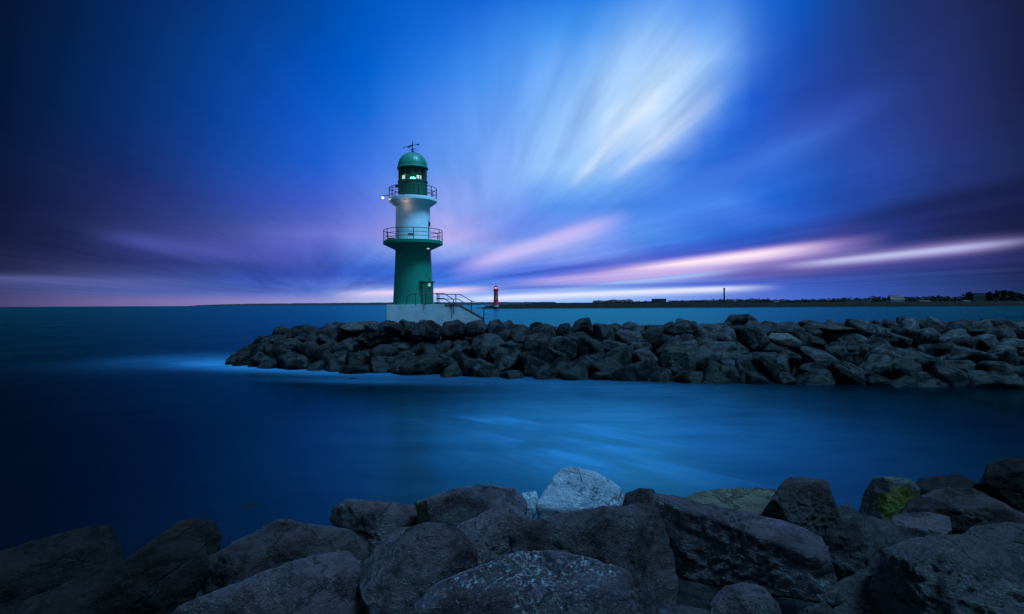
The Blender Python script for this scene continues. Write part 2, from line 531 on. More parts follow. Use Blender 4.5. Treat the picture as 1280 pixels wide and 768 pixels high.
def rock_mat(name, a, b, lichen_glint=None, lichen_glint_amt=0.0, wet=0.5, vein=0.0, scale=1.0, moss=None, tide_shade=False, speck=1.0):
    m, N, out = new_mat(name)
    tc = N.new('ShaderNodeTexCoord')
    co = tc.outputs['Object']
    rnd = N.new('ShaderNodeObjectInfo').outputs['Random']
    geo = N.new('ShaderNodeNewGeometry')
    off = N.vm('ADD', co, N.xyz(N.m('MULTIPLY', rnd, 37.0), N.m('MULTIPLY', rnd, 91.0), 0.0))
    n1 = N.noise(off, 1.7 * scale, 8, 0.62, 0.4)
    n2 = N.noise(off, 9.0 * scale, 8, 0.68)
    n3 = N.noise(off, 70.0 * scale, 4, 0.7)
    vo = N.new('ShaderNodeTexVoronoi', feature='DISTANCE_TO_EDGE')
    N.put(vo.inputs['Vector'], N.vm('ADD', off, N.xyz(n1, n2, n1)))
    vo.inputs['Scale'].default_value = 1.6 * scale
    crack = N.smooth(vo.outputs['Distance'], 0.0, 0.03)
    x, y, z = N.sep(off)
    strat = N.noise(N.xyz(N.m('MULTIPLY', x, 1.2), N.m('MULTIPLY', y, 1.2), N.m('MULTIPLY', z, 11.0)), scale, 5, 0.6, 0.6)
    col = N.mix(N.smooth(n1, 0.32, 0.68), a, b)
    col = N.mix(N.m('MULTIPLY', N.smooth(n2, 0.45, 0.75), 0.25 + 0.40 * speck), col, tuple(v * 0.42 for v in a))
    spk = N.smooth(N.noise(off, 1.1 * scale, 4, 0.6), 0.38, 0.62, 0.15, 1.0)
    col = N.mix(N.m('MULTIPLY', N.m('MULTIPLY', N.smooth(n3, 0.50, 0.72), spk), 0.8 * speck), col, tuple(min(1, v * 2.3) for v in b))
    col = N.mix(N.m('MULTIPLY', N.smooth(n3, 0.48, 0.30), 0.55 * speck), col, tuple(v * 0.35 for v in a))
    col = N.mix(N.m('MULTIPLY', N.smooth(strat, 0.5, 0.66), 0.35), col, tuple(v * 0.5 for v in a))
    if vein:
        nv = N.noise(off, 3.1 * scale, 6, 0.55, 1.6)
        vm_ = N.m('SUBTRACT', 1.0, N.smooth(N.m('ABSOLUTE', N.m('SUBTRACT', nv, 0.5)), 0.0, 0.018))
        col = N.mix(N.m('MULTIPLY', vm_, vein), col, tuple(min(1, v * 3.0) for v in b))
    col = N.mix(N.m('SUBTRACT', 1.0, N.m('ADD', 0.45, N.m('MULTIPLY', crack, 0.55))), col, (0.006, 0.006, 0.006, 1))
    hue = N.m('MULTIPLY', rnd, 0.85)
    col = N.mix(1.0, col, N.xyz(N.m('ADD', 0.55, hue), N.m('ADD', 0.53, N.m('MULTIPLY', rnd, 0.85)), N.m('ADD', 0.53, N.m('MULTIPLY', rnd, 0.85))), 'MULTIPLY')
    if lichen_glint is not None:
        nl = N.noise(off, 2.6 * scale, 9, 0.72, 0.3)
        sp_ = N.noise(off, 34.0 * scale, 5, 0.75)
        col = N.mix(N.m('MULTIPLY', N.m('MULTIPLY', N.smooth(nl, 0.46, 0.64), N.smooth(sp_, 0.50, 0.60)), lichen_glint_amt), col, lichen_glint)
    if moss is not None:
        nm = N.noise(off, 5.0, 9, 0.7, 0.3)
        c0, rad, mc = moss
        dd = N.vm('SUBTRACT', co, c0)
        ln = N.new('ShaderNodeVectorMath', operation='LENGTH')
        N.put(ln.inputs[0], dd)
        mk = N.m('MULTIPLY', N.smooth(ln.outputs['Value'], rad * 0.55, rad * 1.25, 1.0, 0.0), 1.0)
        mk = N.smooth(N.m('ADD', mk, N.m('MULTIPLY', N.m('SUBTRACT', nm, 0.5), 2.6)), 0.5, 0.75)
        col = N.mix(mk, col, N.mix(N.smooth(n3, 0.35, 0.65), tuple(v * 0.35 for v in mc), mc))
    wmask = N.m('MULTIPLY', N.smooth(N.noise(off, 2.3 * scale, 6, 0.65, 0.5), 0.40, 0.58), wet)
    roughness = N.m('SUBTRACT', 0.85, N.m('MULTIPLY', wmask, 0.56))
    specular = N.m('ADD', 0.10 if wet > 0 else 0.0, N.m('MULTIPLY', wmask, 0.75))
    if tide_shade:                                  # weed and water line, carried up the face to paint in its shade
        px, py, pz = N.sep(geo.outputs['Position'])
        tl = N.smooth(N.m('ADD', pz, N.m('MULTIPLY', N.m('SUBTRACT', n1, 0.5), 1.4)), 0.6, 2.6)
        col = N.mix(tl, (0.004, 0.005, 0.004, 1), col)
    h = N.m('ADD', N.m('MULTIPLY', n2, 0.6), N.m('MULTIPLY', n3, 0.22))
    h = N.m('ADD', h, N.m('MULTIPLY', strat, 0.30))
    h = N.m('ADD', h, N.m('MULTIPLY', crack, 0.22))
    bp = N.new('ShaderNodeBump')
    bp.inputs['Strength'].default_value = 1.0
    bp.inputs['Distance'].default_value = 0.13 / scale
    N.put(bp.inputs['Height'], h)
    principled(N, out, col, roughness, specular, 0.0, bp.outputs[0])
    return m


M_GREEN = paint('green paint', (0.006, 0.20, 0.125), 0.38, 0.16)
M_GREEN_DARK = paint('deep green paint', (0.008, 0.11, 0.06), 0.4, 0.16)
M_WHITE = paint('white paint', (0.72, 0.80, 0.82), 0.45, 0.10, dirt=(0.35, 0.30, 0.24))
M_RAIL = paint('dark rail steel', (0.035, 0.036, 0.042), 0.5, 0.2, False)
M_GALV = paint('galvanised steel', (0.30, 0.31, 0.33), 0.45, 0.2, False, 0.4)
M_CONC = concrete('cast concrete', (0.36, 0.40, 0.43))
M_RUSTSTEP = concrete('rusty step edge', (0.17, 0.085, 0.055), 2)
M_PAVE = concrete('pale paving', (0.50, 0.49, 0.47))
M_RED = paint('red paint', (0.72, 0.026, 0.026), 0.45, 0.12, scale=0.3)
M_WHITE_FAR = paint('far white paint', (0.30, 0.18, 0.18), 0.5, 0.1, scale=0.3)
M_LAND = rock_mat('far ground', (0.014, 0.012, 0.011), (0.022, 0.018, 0.016), wet=0.0, scale=0.05)
M_MOLE = rock_mat('far mole stone', (0.012, 0.010, 0.009), (0.025, 0.02, 0.018), wet=0.0, scale=0.3)
M_TREE = rock_mat('far foliage', (0.018, 0.024, 0.016), (0.035, 0.042, 0.026), wet=0.0, scale=0.4)
M_BARK = rock_mat('far bark', (0.03, 0.025, 0.02), (0.05, 0.04, 0.03), scale=2)
M_CORE = rock_mat('shade dark rubble', (0.010, 0.010, 0.010), (0.02, 0.019, 0.018), wet=0.2)  # near black, so the shade in gaps between stones is in the colour
M_DARKGLASS = paint('dark pane', (0.012, 0.02, 0.025), 0.12, 0.05, False)


def glass_mat():
    m, N, out = new_mat('lantern glass')
    g = N.new('ShaderNodeBsdfGlossy')
    g.inputs[0].default_value = (0.8, 0.95, 0.9, 1)
    g.inputs[1].default_value = 0.05
    t = N.new('ShaderNodeBsdfTransparent')
    t.inputs[0].default_value = (0.86, 0.95, 0.93, 1)
    fr = N.new('ShaderNodeFresnel')
    fr.inputs[0].default_value = 1.45
    mx = N.new('ShaderNodeMixShader')
    N.l.new(fr.outputs[0], mx.inputs[0])
    N.l.new(t.outputs[0], mx.inputs[1])
    N.l.new(g.outputs[0], mx.inputs[2])
    N.l.new(mx.outputs[0], out.inputs['Surface'])
    return m


M_GLASS = glass_mat()


# ------------------------------------------------------------------ sea
def water_mat():
    m, N, out = new_mat('long exposure sea')
    co = N.new('ShaderNodeTexCoord').outputs['Object']
    x, y, z = N.sep(co)

    def blob(cx, cy, sx, sy, ang=0.0):
        dx, dy = N.m('SUBTRACT', x, cx), N.m('SUBTRACT', y, cy)
        ca, sa = math.cos(ang), math.sin(ang)
        a = N.m('DIVIDE', N.m('ADD', N.m('MULTIPLY', dx, ca), N.m('MULTIPLY', dy, sa)), sx)
        b = N.m('DIVIDE', N.m('SUBTRACT', N.m('MULTIPLY', dy, ca), N.m('MULTIPLY', dx, sa)), sy)
        q = N.m('ADD', N.m('MULTIPLY', a, a), N.m('MULTIPLY', b, b))
        return N.m('POWER', 2.718, N.m('MULTIPLY', q, -1.0))
    swirl = N.noise(N.xyz(N.m('MULTIPLY', N.m('ADD', x, y), 0.55), N.m('MULTIPLY', N.m('SUBTRACT', y, x), 0.13), 0.0), 1.0, 3, 0.45, 1.2)
    soft = N.noise(co, 0.12, 3, 0.5, 0.6)
    surf = N.noise(N.xyz(N.m('MULTIPLY', x, 0.35), N.m('MULTIPLY', y, 0.8), 4.0), 1.0, 4, 0.5, 0.4)
    foam_gleam = None
    for (cx, cy, sx, sy, ang, amt, kind) in FOAM_GLEAM:
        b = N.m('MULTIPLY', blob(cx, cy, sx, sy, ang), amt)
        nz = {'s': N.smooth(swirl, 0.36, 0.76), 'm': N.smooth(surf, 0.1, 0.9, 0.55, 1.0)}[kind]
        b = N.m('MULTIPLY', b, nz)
        foam_gleam = b if foam_gleam is None else N.m('ADD', foam_gleam, b)
    foam_gleam = N.m('MINIMUM', foam_gleam, 0.9)
    lw = N.new('ShaderNodeFresnel')
    lw.inputs[0].default_value = 1.33
    bp = N.new('ShaderNodeBump')
    bp.inputs['Strength'].default_value = 0.05
    bp.inputs['Distance'].default_value = 0.6
    N.put(bp.inputs['Height'], soft)
    gl = N.new('ShaderNodeBsdfGlossy')
    gl.inputs[0].default_value = WATER_TINT
    N.put(gl.inputs[1], N.smooth(soft, 0.35, 0.65, 0.16, 0.23))
    N.l.new(bp.outputs[0], gl.inputs['Normal'])
    df = N.new('ShaderNodeBsdfDiffuse')
    df.inputs[0].default_value = WATER_BODY
    mx = N.new('ShaderNodeMixShader')
    N.put(mx.inputs[0], N.m('ADD', N.m('MULTIPLY', lw.outputs[0], 0.90), 0.045, clamp=True))
    N.l.new(df.outputs[0], mx.inputs[1])
    N.l.new(gl.outputs[0], mx.inputs[2])
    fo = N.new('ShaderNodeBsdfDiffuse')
    fo.inputs[0].default_value = FOAM_GLEAM_COL
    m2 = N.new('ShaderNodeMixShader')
    N.put(m2.inputs[0], foam_gleam)
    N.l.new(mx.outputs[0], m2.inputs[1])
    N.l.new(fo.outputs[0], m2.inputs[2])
    N.l.new(m2.outputs[0], out.inputs['Surface'])
    return m


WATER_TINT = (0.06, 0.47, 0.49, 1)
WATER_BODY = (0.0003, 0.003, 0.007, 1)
FOAM_GLEAM_COL = (0.10, 0.42, 0.78, 1)
FOAM_GLEAM = [
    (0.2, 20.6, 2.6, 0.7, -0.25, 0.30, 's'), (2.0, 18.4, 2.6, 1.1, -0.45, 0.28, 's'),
    (1.2, 16.4, 2.4, 1.1, -0.4, 0.24, 's'), (3.2, 14.3, 2.4, 1.2, -0.3, 0.16, 's'), (3.4, 20.5, 6.6, 8.0, -0.2, 0.30, 'm'),  # the broad last blob paints the bright sky's reflection on the water
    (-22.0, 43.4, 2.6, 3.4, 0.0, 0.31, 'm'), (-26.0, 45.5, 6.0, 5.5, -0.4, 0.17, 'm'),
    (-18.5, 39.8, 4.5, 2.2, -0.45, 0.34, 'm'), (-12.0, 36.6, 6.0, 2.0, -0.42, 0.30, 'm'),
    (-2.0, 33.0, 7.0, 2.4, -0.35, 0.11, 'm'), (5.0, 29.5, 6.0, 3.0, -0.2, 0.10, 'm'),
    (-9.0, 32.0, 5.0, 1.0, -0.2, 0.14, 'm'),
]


def sea():
    b = bmesh.new()
    S = 14000.0
    vs = [b.verts.new(p) for p in ((-S, -S, 0), (S, -S, 0), (S, S, 0), (-S, S, 0))]
    b.faces.new(vs)
    me = bpy.data.meshes.new('sea')
    b.to_mesh(me)
    b.free()
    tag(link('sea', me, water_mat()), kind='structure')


sea()

# ------------------------------------------------------------------ stones: numpy shapes
def _ico(sub):
    b = bmesh.new()
    bmesh.ops.create_icosphere(b, subdivisions=sub, radius=1.0)
    b.verts.ensure_lookup_table()
    v = np.array([x.co[:] for x in b.verts])
    f = np.array([[q.index for q in p.verts] for p in b.faces], dtype=np.int32)
    b.free()
    v /= np.linalg.norm(v, axis=1)[:, None]
    return v, f


ICO = {k: _ico(k) for k in (4, 5, 6)}
_rng = np.random.default_rng(5)
_PERM = np.concatenate([_rng.permutation(256)] * 3).astype(np.int64)
_GR = _rng.normal(size=(256, 3))
_GR /= np.linalg.norm(_GR, axis=1)[:, None]


def gnoise(p):
    i = np.floor(p).astype(np.int64)
    f = p - i
    i &= 255
    u = f * f * f * (f * (f * 6 - 15) + 10)
    res = 0
    for dx in (0, 1):
        for dy in (0, 1):
            for dz in (0, 1):
                h = _PERM[_PERM[_PERM[i[:, 0] + dx] + i[:, 1] + dy] + i[:, 2] + dz]
                g = (_GR[h] * (f - (dx, dy, dz))).sum(1)
                w = (u[:, 0] if dx else 1 - u[:, 0]) * (u[:, 1] if dy else 1 - u[:, 1]) * (u[:, 2] if dz else 1 - u[:, 2])
                res = res + g * w
    return res


def fbm(p, o=4, gain=0.5):
    a, r = 1.0, 0
    for k in range(o):
        r = r + a * gnoise(p + k * 17.3)
        p = p * 2.03
        a *= gain
    return r


def stone_mesh(name, normals, offs, sub, p_exp, seed, size, rough=1.0, mat=None):
    v, f = ICO[sub]
    n = np.asarray(normals, float)
    n = n / np.linalg.norm(n, axis=1)[:, None]
    offs = np.asarray(offs, float)
    rr = np.random.default_rng(seed)
    o3 = rr.uniform(0, 60, 3)
    # facets are slightly bent by a slow warp so their edges do not run dead straight
    dirw = v + 0.035 * np.stack([fbm(v * 2.2 + o3 + k * 9.0, 3) for k in range(3)], 1)
    dirw /= np.linalg.norm(dirw, axis=1)[:, None]
    q = np.maximum(dirw @ n.T, 0.0) / offs[None, :]
    mx = q.max(1)
    r = 1.0 / (mx * (np.sum((q / mx[:, None]) ** p_exp, 1)) ** (1.0 / p_exp))
    P = v * r[:, None]
    s = 1.0 / size
    low = fbm(P * 1.6 * s + o3, 3) * 0.55
    mid = fbm(P * 5.0 * s + o3 + 31, 4, 0.55)
    rid = 1 - np.abs(fbm(P * 2.6 * s + o3 + 77, 3)) * 2.2
    disp = 0.050 * low + 0.040 * mid * rough - 0.03 * np.clip(rid - 0.80, 0, 1) * 3.6 * rough
    if sub >= 5:
        disp += 0.017 * fbm(P * 15.0 * s + o3 + 11, 4, 0.62) * rough
    P = P + v * (disp * size)[:, None]
    me = bpy.data.meshes.new(name)
    me.vertices.add(len(P))
    me.vertices.foreach_set('co', P.astype(np.float32).ravel())
    me.loops.add(f.size)
    me.loops.foreach_set('vertex_index', f.ravel())
    me.polygons.add(len(f))
    me.polygons.foreach_set('loop_start', np.arange(0, f.size, 3, dtype=np.int32))
    me.polygons.foreach_set('use_smooth', np.ones(len(f), dtype=bool))
    me.update(calc_edges=True)
    me.validate()
    if mat is not None:
        me.materials.append(mat)
    return me


def hull2(pts):
    pts = sorted(set(map(tuple, pts)))

    def half(ps):
        h = []
        for p in ps:
            while len(h) > 1 and (h[-1][0] - h[-2][0]) * (p[1] - h[-2][1]) - (h[-1][1] - h[-2][1]) * (p[0] - h[-2][0]) <= 0:
                h.pop()
            h.append(p)
        return h
    return half(pts)[:-1] + half(pts[::-1])[:-1]


def ray(px, py):
    return Vector(((px - 640) / F, 1.0, (yh(px) - py) / F))


def placed_stone(outline, d, mat, label, seed, facets=None, deep=0.75, sub=6, p_exp=60, rough=1.0, group=None, grow=1.0, keep=False):
    """a block of stone standing at distance d whose bulk fills the given outline; facets = (turn, tilt, how far out)"""
    rr = random.Random(seed)
    cx = sum(p[0] for p in outline) / len(outline)
    cy = sum(p[1] for p in outline) / len(outline)
    eye = Vector((0, 0, EYE))
    C = eye + ray(cx, cy) * d
    w = (C - eye).normalized()
    u = w.cross(Vector((0, 0, 1))).normalized()
    v = u.cross(w)
    pts = []
    for p in outline:
        r_ = ray(*p)
        q = eye + r_ * ((C - eye).dot(w) / r_.dot(w)) - C
        pts.append((q.dot(u) * grow, q.dot(v) * grow))
    H = hull2(pts)
    n_, o_ = [], []
    ext = max(max(abs(a) for a, b in H), max(abs(b) for a, b in H))
    wid = (max(a for a, b in H) - min(a for a, b in H)) / 2
    hei = (max(b for a, b in H) - min(b for a, b in H)) / 2
    dh = deep * (0.6 * wid + 0.4 * hei)

    def add(a2, b2, c2, off):
        nv = u * a2 + v * b2 + w * c2
        L = nv.length
        n_.append(tuple(nv / L))
        o_.append(max(off / L, 0.04))
    for (a, b) in zip(H, H[1:] + H[:1]):
        ex, ey = b[0] - a[0], b[1] - a[1]
        L = math.hypot(ex, ey)
        if L < 1e-5:
            continue
        nx, ny = ey / L, -ex / L
        off = nx * a[0] + ny * a[1]
        add(nx, ny, rr.uniform(-0.12, 0.12), off * 1.03)
    def facet(turn, tilt, f, sgn):
        a2, b2 = math.cos(R(turn)), math.sin(R(turn))
        sup = max(a2 * x + b2 * y for x, y in H)
        ct, st = math.cos(R(tilt)), math.sin(R(tilt))
        add(a2 * ct, b2 * ct, sgn * st, f * (sup * ct + dh * st))
    if facets is None:
        facets = [(90 + rr.uniform(-25, 25), rr.uniform(27, 36), rr.uniform(0.58, 0.68)),
                  (rr.uniform(240, 300), rr.uniform(58, 70), rr.uniform(0.68, 0.8)),
                  (rr.uniform(-30, 40), rr.uniform(35, 60), rr.uniform(0.68, 0.82)),
                  (rr.uniform(140, 210), rr.uniform(35, 60), rr.uniform(0.68, 0.82))]
    for (tn, tl, f) in facets:
        if 55 < tn < 140 and not keep and tl > 42:      # top planes lie near level and catch the sky
            tl, f = tl * 0.62, min(f + 0.02, 0.64)
        facet(tn, tl, f, -1)
    facet(0, 88, 0.95, -1)
    for k in range(9):                        # chipped corners
        facet(rr.uniform(0, 360), rr.uniform(15, 65), rr.uniform(0.83, 0.95), -1)
    for k in range(4):
        facet(rr.uniform(0, 360), rr.uniform(30, 80), rr.uniform(0.75, 0.9), 1)
    facet(0, 89, 1.0, 1)
    me = stone_mesh('boulder', n_, o_, sub, p_exp, seed, ext, rough, mat)
    o = link('boulder', me)
    o.location = C
    tag(o, label, 'boulder', group)
    return o

# ------------------------------------------------------------------ the rock breakwater across the channel
WL = [(-20.9, 44.2), (-20.2, 42.0), (-17.5, 39.6), (-12.0, 37.3), (-5.9, 35.3), (1.5, 33.0), (9.1, 31.2), (18.0, 29.8), (26.0, 28.9), (38.0, 28.0)]
CR = [(-18.2, 44.2, 2.1), (-17.2, 43.6, 2.5), (-14.6, 42.6, 2.85), (-10.5, 41.3, 2.95), (-5.0, 40.4, 2.95), (2.5, 38.9, 2.98), (10.0, 37.1, 3.14), (18.5, 36.0, 3.28), (27.0, 35.2, 3.34), (39.0, 34.4, 3.36)]


def arc(poly):
    L = [0.0]
    for a, b in zip(poly, poly[1:]):
        L.append(L[-1] + math.hypot(b[0] - a[0], b[1] - a[1]))
    return L


_LW = arc(WL)


def jetty(s, t):                              # s metres along the water line, t 0 at the sea .. 1 on the crest
    i = 0
    while i < len(WL) - 2 and s > _LW[i + 1]:
        i += 1
    f = (s - _LW[i]) / (_LW[i + 1] - _LW[i])
    wx, wy = (WL[i][k] + (WL[i + 1][k] - WL[i][k]) * f for k in (0, 1))
    cx, cy, cz = (CR[i][k] + (CR[i + 1][k] - CR[i][k]) * f for k in (0, 1, 2))
    return Vector((wx + (cx - wx) * t, wy + (cy - wy) * t, cz * max(0.0, t) ** 0.9))


def mound():
    b = bmesh.new()
    rows = []
    n = 60
    for k in range(n + 1):
        s = _LW[-1] * k / n
        a, c = jetty(s, 0), jetty(s, 1)
        dv = Vector((c.x - a.x, c.y - a.y, 0)).normalized()
        fade = min(1, k / 6)
        back = 6.5 * fade + 0.3
        pr = [a - dv * 0.3 + Vector((0, 0, -1.0)), a + dv * 1.0 + Vector((0, 0, -0.25)), c + Vector((0, 0, -0.45)),
              c + dv * back * 0.6 + Vector((0, 0, -0.4)), c + dv * (back + 3.5 * fade) + Vector((0, 0, -c.z - 1.0))]
        rows.append([b.verts.new(p) for p in pr])
    for A, B in zip(rows, rows[1:]):
        for i in range(len(A) - 1):
            b.faces.new((A[i], B[i], B[i + 1], A[i + 1]))
    b.faces.new(rows[0])
    b.faces.new(rows[-1][::-1])
    bmesh.ops.recalc_face_normals(b, faces=b.faces)
    me = bpy.data.meshes.new('ground')
    b.to_mesh(me)
    b.free()
    tag(link('ground', me, M_CORE), kind='structure')


mound()

M_ROCK_FAR = rock_mat('breakwater stone', (0.0084, 0.0062, 0.0066), (0.0225, 0.0163, 0.0172), lichen_glint=(0.09, 0.08, 0.075), lichen_glint_amt=0.3, wet=0.45, scale=0.6, tide_shade=True)
M_ROCK_FAR_PALE = rock_mat('pale breakwater stone', (0.0578, 0.0505, 0.0443), (0.1073, 0.0935, 0.0818), wet=0.2, scale=0.6, tide_shade=True)
M_ROCK_FAR_GREEN = rock_mat('algae breakwater stone', (0.0121, 0.0153, 0.0117), (0.0275, 0.0315, 0.0225), wet=0.5, scale=0.6, tide_shade=False)


def random_stone(seed, sub=4):
    rr = random.Random(seed)
    n_, o_ = [], []
    ax = (1.0, rr.uniform(0.66, 0.95), rr.uniform(0.52, 0.80))
    for k in range(rr.randint(11, 16)):
        z_ = rr.uniform(-1, 1)
        a = rr.uniform(0, 2 * math.pi)
        q = math.sqrt(1 - z_ * z_)
        nv = Vector((q * math.cos(a), q * math.sin(a), z_))
        n_.append(tuple(nv))
        o_.append(math.sqrt((nv.x * ax[0]) ** 2 + (nv.y * ax[1]) ** 2 + (nv.z * ax[2]) ** 2) * rr.uniform(0.74, 0.95))
    for sx in (-1, 1):
        for i in range(3):
            nv = [0, 0, 0]
            nv[i] = sx
            n_.append(tuple(nv))
            o_.append(ax[i] * 0.98)
    return stone_mesh('boulder', n_, o_, sub, 60, seed, 1.0, 1.0)


VAR = [random_stone(100 + k) for k in range(20)]
M_ROCK_FAR_B = rock_mat('breakwater stone brown', (0.0092, 0.0059, 0.0057), (0.0215, 0.0148, 0.0141), wet=0.4, scale=0.5, tide_shade=True)
M_ROCK_FAR_C = rock_mat('breakwater stone grey', (0.0164, 0.0138, 0.0152), (0.0435, 0.0374, 0.0402), wet=0.6, scale=0.8, vein=0.3, tide_shade=True)
for _k, _m in enumerate(VAR):
    _m.materials.append((M_ROCK_FAR, M_ROCK_FAR_C, M_ROCK_FAR, M_ROCK_FAR_B, M_ROCK_FAR_C)[_k % 5])
G_BASE = 'dark boulders along the water line of the breakwater'
G_FACE = 'dark boulders packed on the face of the breakwater'
G_CREST = 'boulders along the crest of the breakwater'
L_BASE = 'wet black boulder standing in the water at the foot of the breakwater beyond the channel'
L_FACE = 'dark grey boulder wedged among others halfway up the breakwater beyond the channel'
L_CREST = 'dark grey boulder on the crest of the breakwater, outlined against the bright sea behind'
# stones that stand out are built one by one; (px, py, distance) of each keeps the packing clear of them
SPECIAL = []


def special(outline, d, mat, label, seed, **kw):
    o = placed_stone(outline, d, mat, label, seed, sub=5, **kw)
    r_ = max(p[0] for p in outline) - min(p[0] for p in outline)
    h_ = max(p[1] for p in outline) - min(p[1] for p in outline)
    SPECIAL.append((o.location.copy(), 0.38 * math.sqrt(r_ * h_) / F * d))
    return o


special([(826, 445), (832, 432), (862, 430), (868, 440), (868, 470), (840, 476), (828, 466)], 32.3, M_ROCK_FAR_GREEN, 'squarish greenish algae-covered boulder low in the middle of the far breakwater', 501)
special([(652, 440), (658, 420), (676, 416), (684, 426), (683, 446), (662, 450)], 35.6, M_ROCK_FAR, 'upright rounded block in the breakwater face to the right of the stair foot', 502, facets=[(90, 55, .8), (270, 80, .8)])
special([(684, 436), (692, 433), (707, 446), (703, 451), (690, 443)], 34.8, M_ROCK_FAR_PALE, 'narrow pale slab leaning diagonally in the far breakwater face', 503)
special([(285, 452), (288, 444), (298, 441), (306, 446), (304, 456)], 43.2, M_ROCK_FAR, 'small dark rounded boulder at the very left tip of the breakwater', 504)
special([(340, 418), (343, 410), (352, 407), (361, 411), (360, 420)], 43.4, M_ROCK_FAR, 'dark rounded boulder at the left end of the breakwater crest', 505)
special([(424, 410), (440, 403), (468, 402), (478, 406), (470, 413), (440, 415)], 40.2, M_ROCK_FAR_PALE, 'flat pale slab on the breakwater just left of the concrete plinth', 506, facets=[(90, 70, .5)])
special([(445, 424), (455, 416), (490, 412), (496, 420), (478, 428), (450, 430)], 38.8, M_ROCK_FAR_PALE, 'pale flat-topped boulder below the left corner of the plinth', 507, facets=[(95, 62, .55)])
special([(461, 440), (475, 431), (496, 431), (498, 441), (480, 447), (464, 447)], 37.3, M_ROCK_FAR, 'flat boulder with a smooth bluish top low on the face left of the tower', 508, facets=[(90, 62, .5)])
special([(498, 460), (512, 447), (540, 442), (556, 450), (556, 462), (534, 471), (506, 470)], 35.4, M_ROCK_FAR, 'big wedge-shaped boulder at the water straight below the lighthouse', 509, facets=[(110, 55, .6), (300, 60, .7)])
special([(431, 477), (437, 473), (452, 473), (458, 476), (446, 480)], 33.4, M_ROCK_FAR, 'low flat rock alone in the water off the left part of the breakwater', 510)
special([(736, 474), (742, 466), (758, 465), (768, 471), (760, 478)], 32.2, M_ROCK_FAR, 'small black rock awash in front of the middle of the breakwater', 511)
special([(920, 432), (936, 400), (950, 402), (962, 428), (950, 440), (926, 440)], 34.0, M_ROCK_FAR, 'tall pointed boulder in the upper face of the far breakwater', 512, facets=[(60, 50, .6), (200, 60, .65)])
special([(958, 424), (964, 417), (985, 417), (1003, 428), (1000, 436), (975, 432)], 33.3, M_ROCK_FAR_PALE, 'pale hump-backed boulder beside the tall pointed one on the far breakwater', 513, facets=[(90, 60, .6)])
special([(1030, 445), (1040, 428), (1075, 426), (1090, 434), (1084, 452), (1050, 460)], 32.2, M_ROCK_FAR, 'broad smooth boulder with a flat grey top on the right part of the breakwater', 514, facets=[(90, 58, .6)])
special([(1090, 422), (1100, 412), (1140, 425), (1138, 433), (1110, 430)], 33.6, M_ROCK_FAR, 'long slab sloping down to the right near the right crest of the breakwater', 515)
special([(1142, 446), (1150, 432), (1190, 428), (1204, 440), (1190, 450)], 32.0, M_ROCK_FAR, 'wide low boulder on the breakwater towards the right edge of the frame', 516, facets=[(90, 58, .65)])
special([(606, 416), (612, 402), (624, 400), (632, 410), (628, 424), (612, 426)], 38.0, M_ROCK_FAR, 'boulder at the foot of the stair railing on the breakwater crest', 517)
special([(712, 420), (719, 403), (727, 398), (736, 397), (743, 418)], 37.3, M_ROCK_FAR, 'dark boulder jutting up from the crest in the middle of the breakwater', 518)
special([(905, 404), (912, 394), (934, 393), (946, 400), (936, 410), (912, 410)], 36.6, M_ROCK_FAR, 'highest boulder of the crest, left of the white shed across the water', 519)
special([(1000, 412), (1010, 404), (1080, 411), (1078, 415), (1020, 414)], 34.6, M_ROCK_FAR_PALE, 'very long thin pale slab lying along the crest on the right', 520)

special([(512, 420), (520, 404), (540, 401), (553, 410), (549, 424)], 38.1, M_ROCK_FAR, 'boulder right against the middle of the plinth front', 521)
special([(548, 420), (556, 403), (572, 400), (583, 408), (580, 424)], 38.2, M_ROCK_FAR, 'boulder hiding the lower part of the stair side wall', 522)
special([(577, 420), (584, 404), (600, 400), (610, 408), (606, 422)], 38.3, M_ROCK_FAR, 'boulder at the very bottom of the stair side wall', 523)

_rr = random.Random(11)
count = 0
ROWS = 7
for j in range(ROWS):
    t0 = (j + 0.25) / (ROWS - 0.5)
    step = (1.75, 1.72, 1.68, 1.60, 1.50, 1.40, 1.25)[j]
    s = _rr.uniform(0, step * 0.6)
    while s < 58.5:
        if j == ROWS - 1 and s < 5:
            s += step
            continue
        t = min(1.06, max(-0.02, t0 + _rr.uniform(-0.06, 0.06)))
        p = jetty(s, t)
        size = step * _rr.uniform(0.50, 0.82)
        if j == ROWS - 1:
            size *= _rr.uniform(0.60, 0.85)
        s += step * _rr.uniform(0.75, 1.15)
        if s < 6 and j >= 5 and _rr.random() < 0.35:
            continue
        if any((p - q).length < r_ + size * 0.35 for q, r_ in SPECIAL):
            continue
        if abs(p.x + 7.0) < 2.6 and p.y > 38.6:      # the plinth stands here
            p.y = 38.45
            p.z = 2.86 + _rr.uniform(-0.10, 0.04)
            size = min(size, 0.85)
        o = bpy.data.objects.new('boulder', VAR[_rr.randrange(len(VAR))])
        COL.objects.link(o)
        o.location = p + Vector((0, 0, -0.22 * size + (0.1 if j == 0 else 0) - (0.22 if j == ROWS - 1 else 0)))
        o.rotation_euler = (_rr.uniform(-0.5, 0.5), _rr.uniform(-0.5, 0.5), _rr.uniform(0, 6.28))
        if _rr.random() < 0.2:
            o.rotation_euler.x += 1.3
        o.scale = (size * _rr.uniform(0.9, 1.2), size * _rr.uniform(0.85, 1.1), size * _rr.uniform(0.70, 0.95))
        if j == 0:
            tag(o, L_BASE, 'boulder', G_BASE)
        elif j >= ROWS - 2:
            tag(o, L_CREST, 'boulder', G_CREST)
        else:
            tag(o, L_FACE, 'boulder', G_FACE)
        count += 1
print('breakwater boulders', count)

# ------------------------------------------------------------------ green and white lighthouse
K = 41.0 / F
PH = 1.9                                       # plinth height


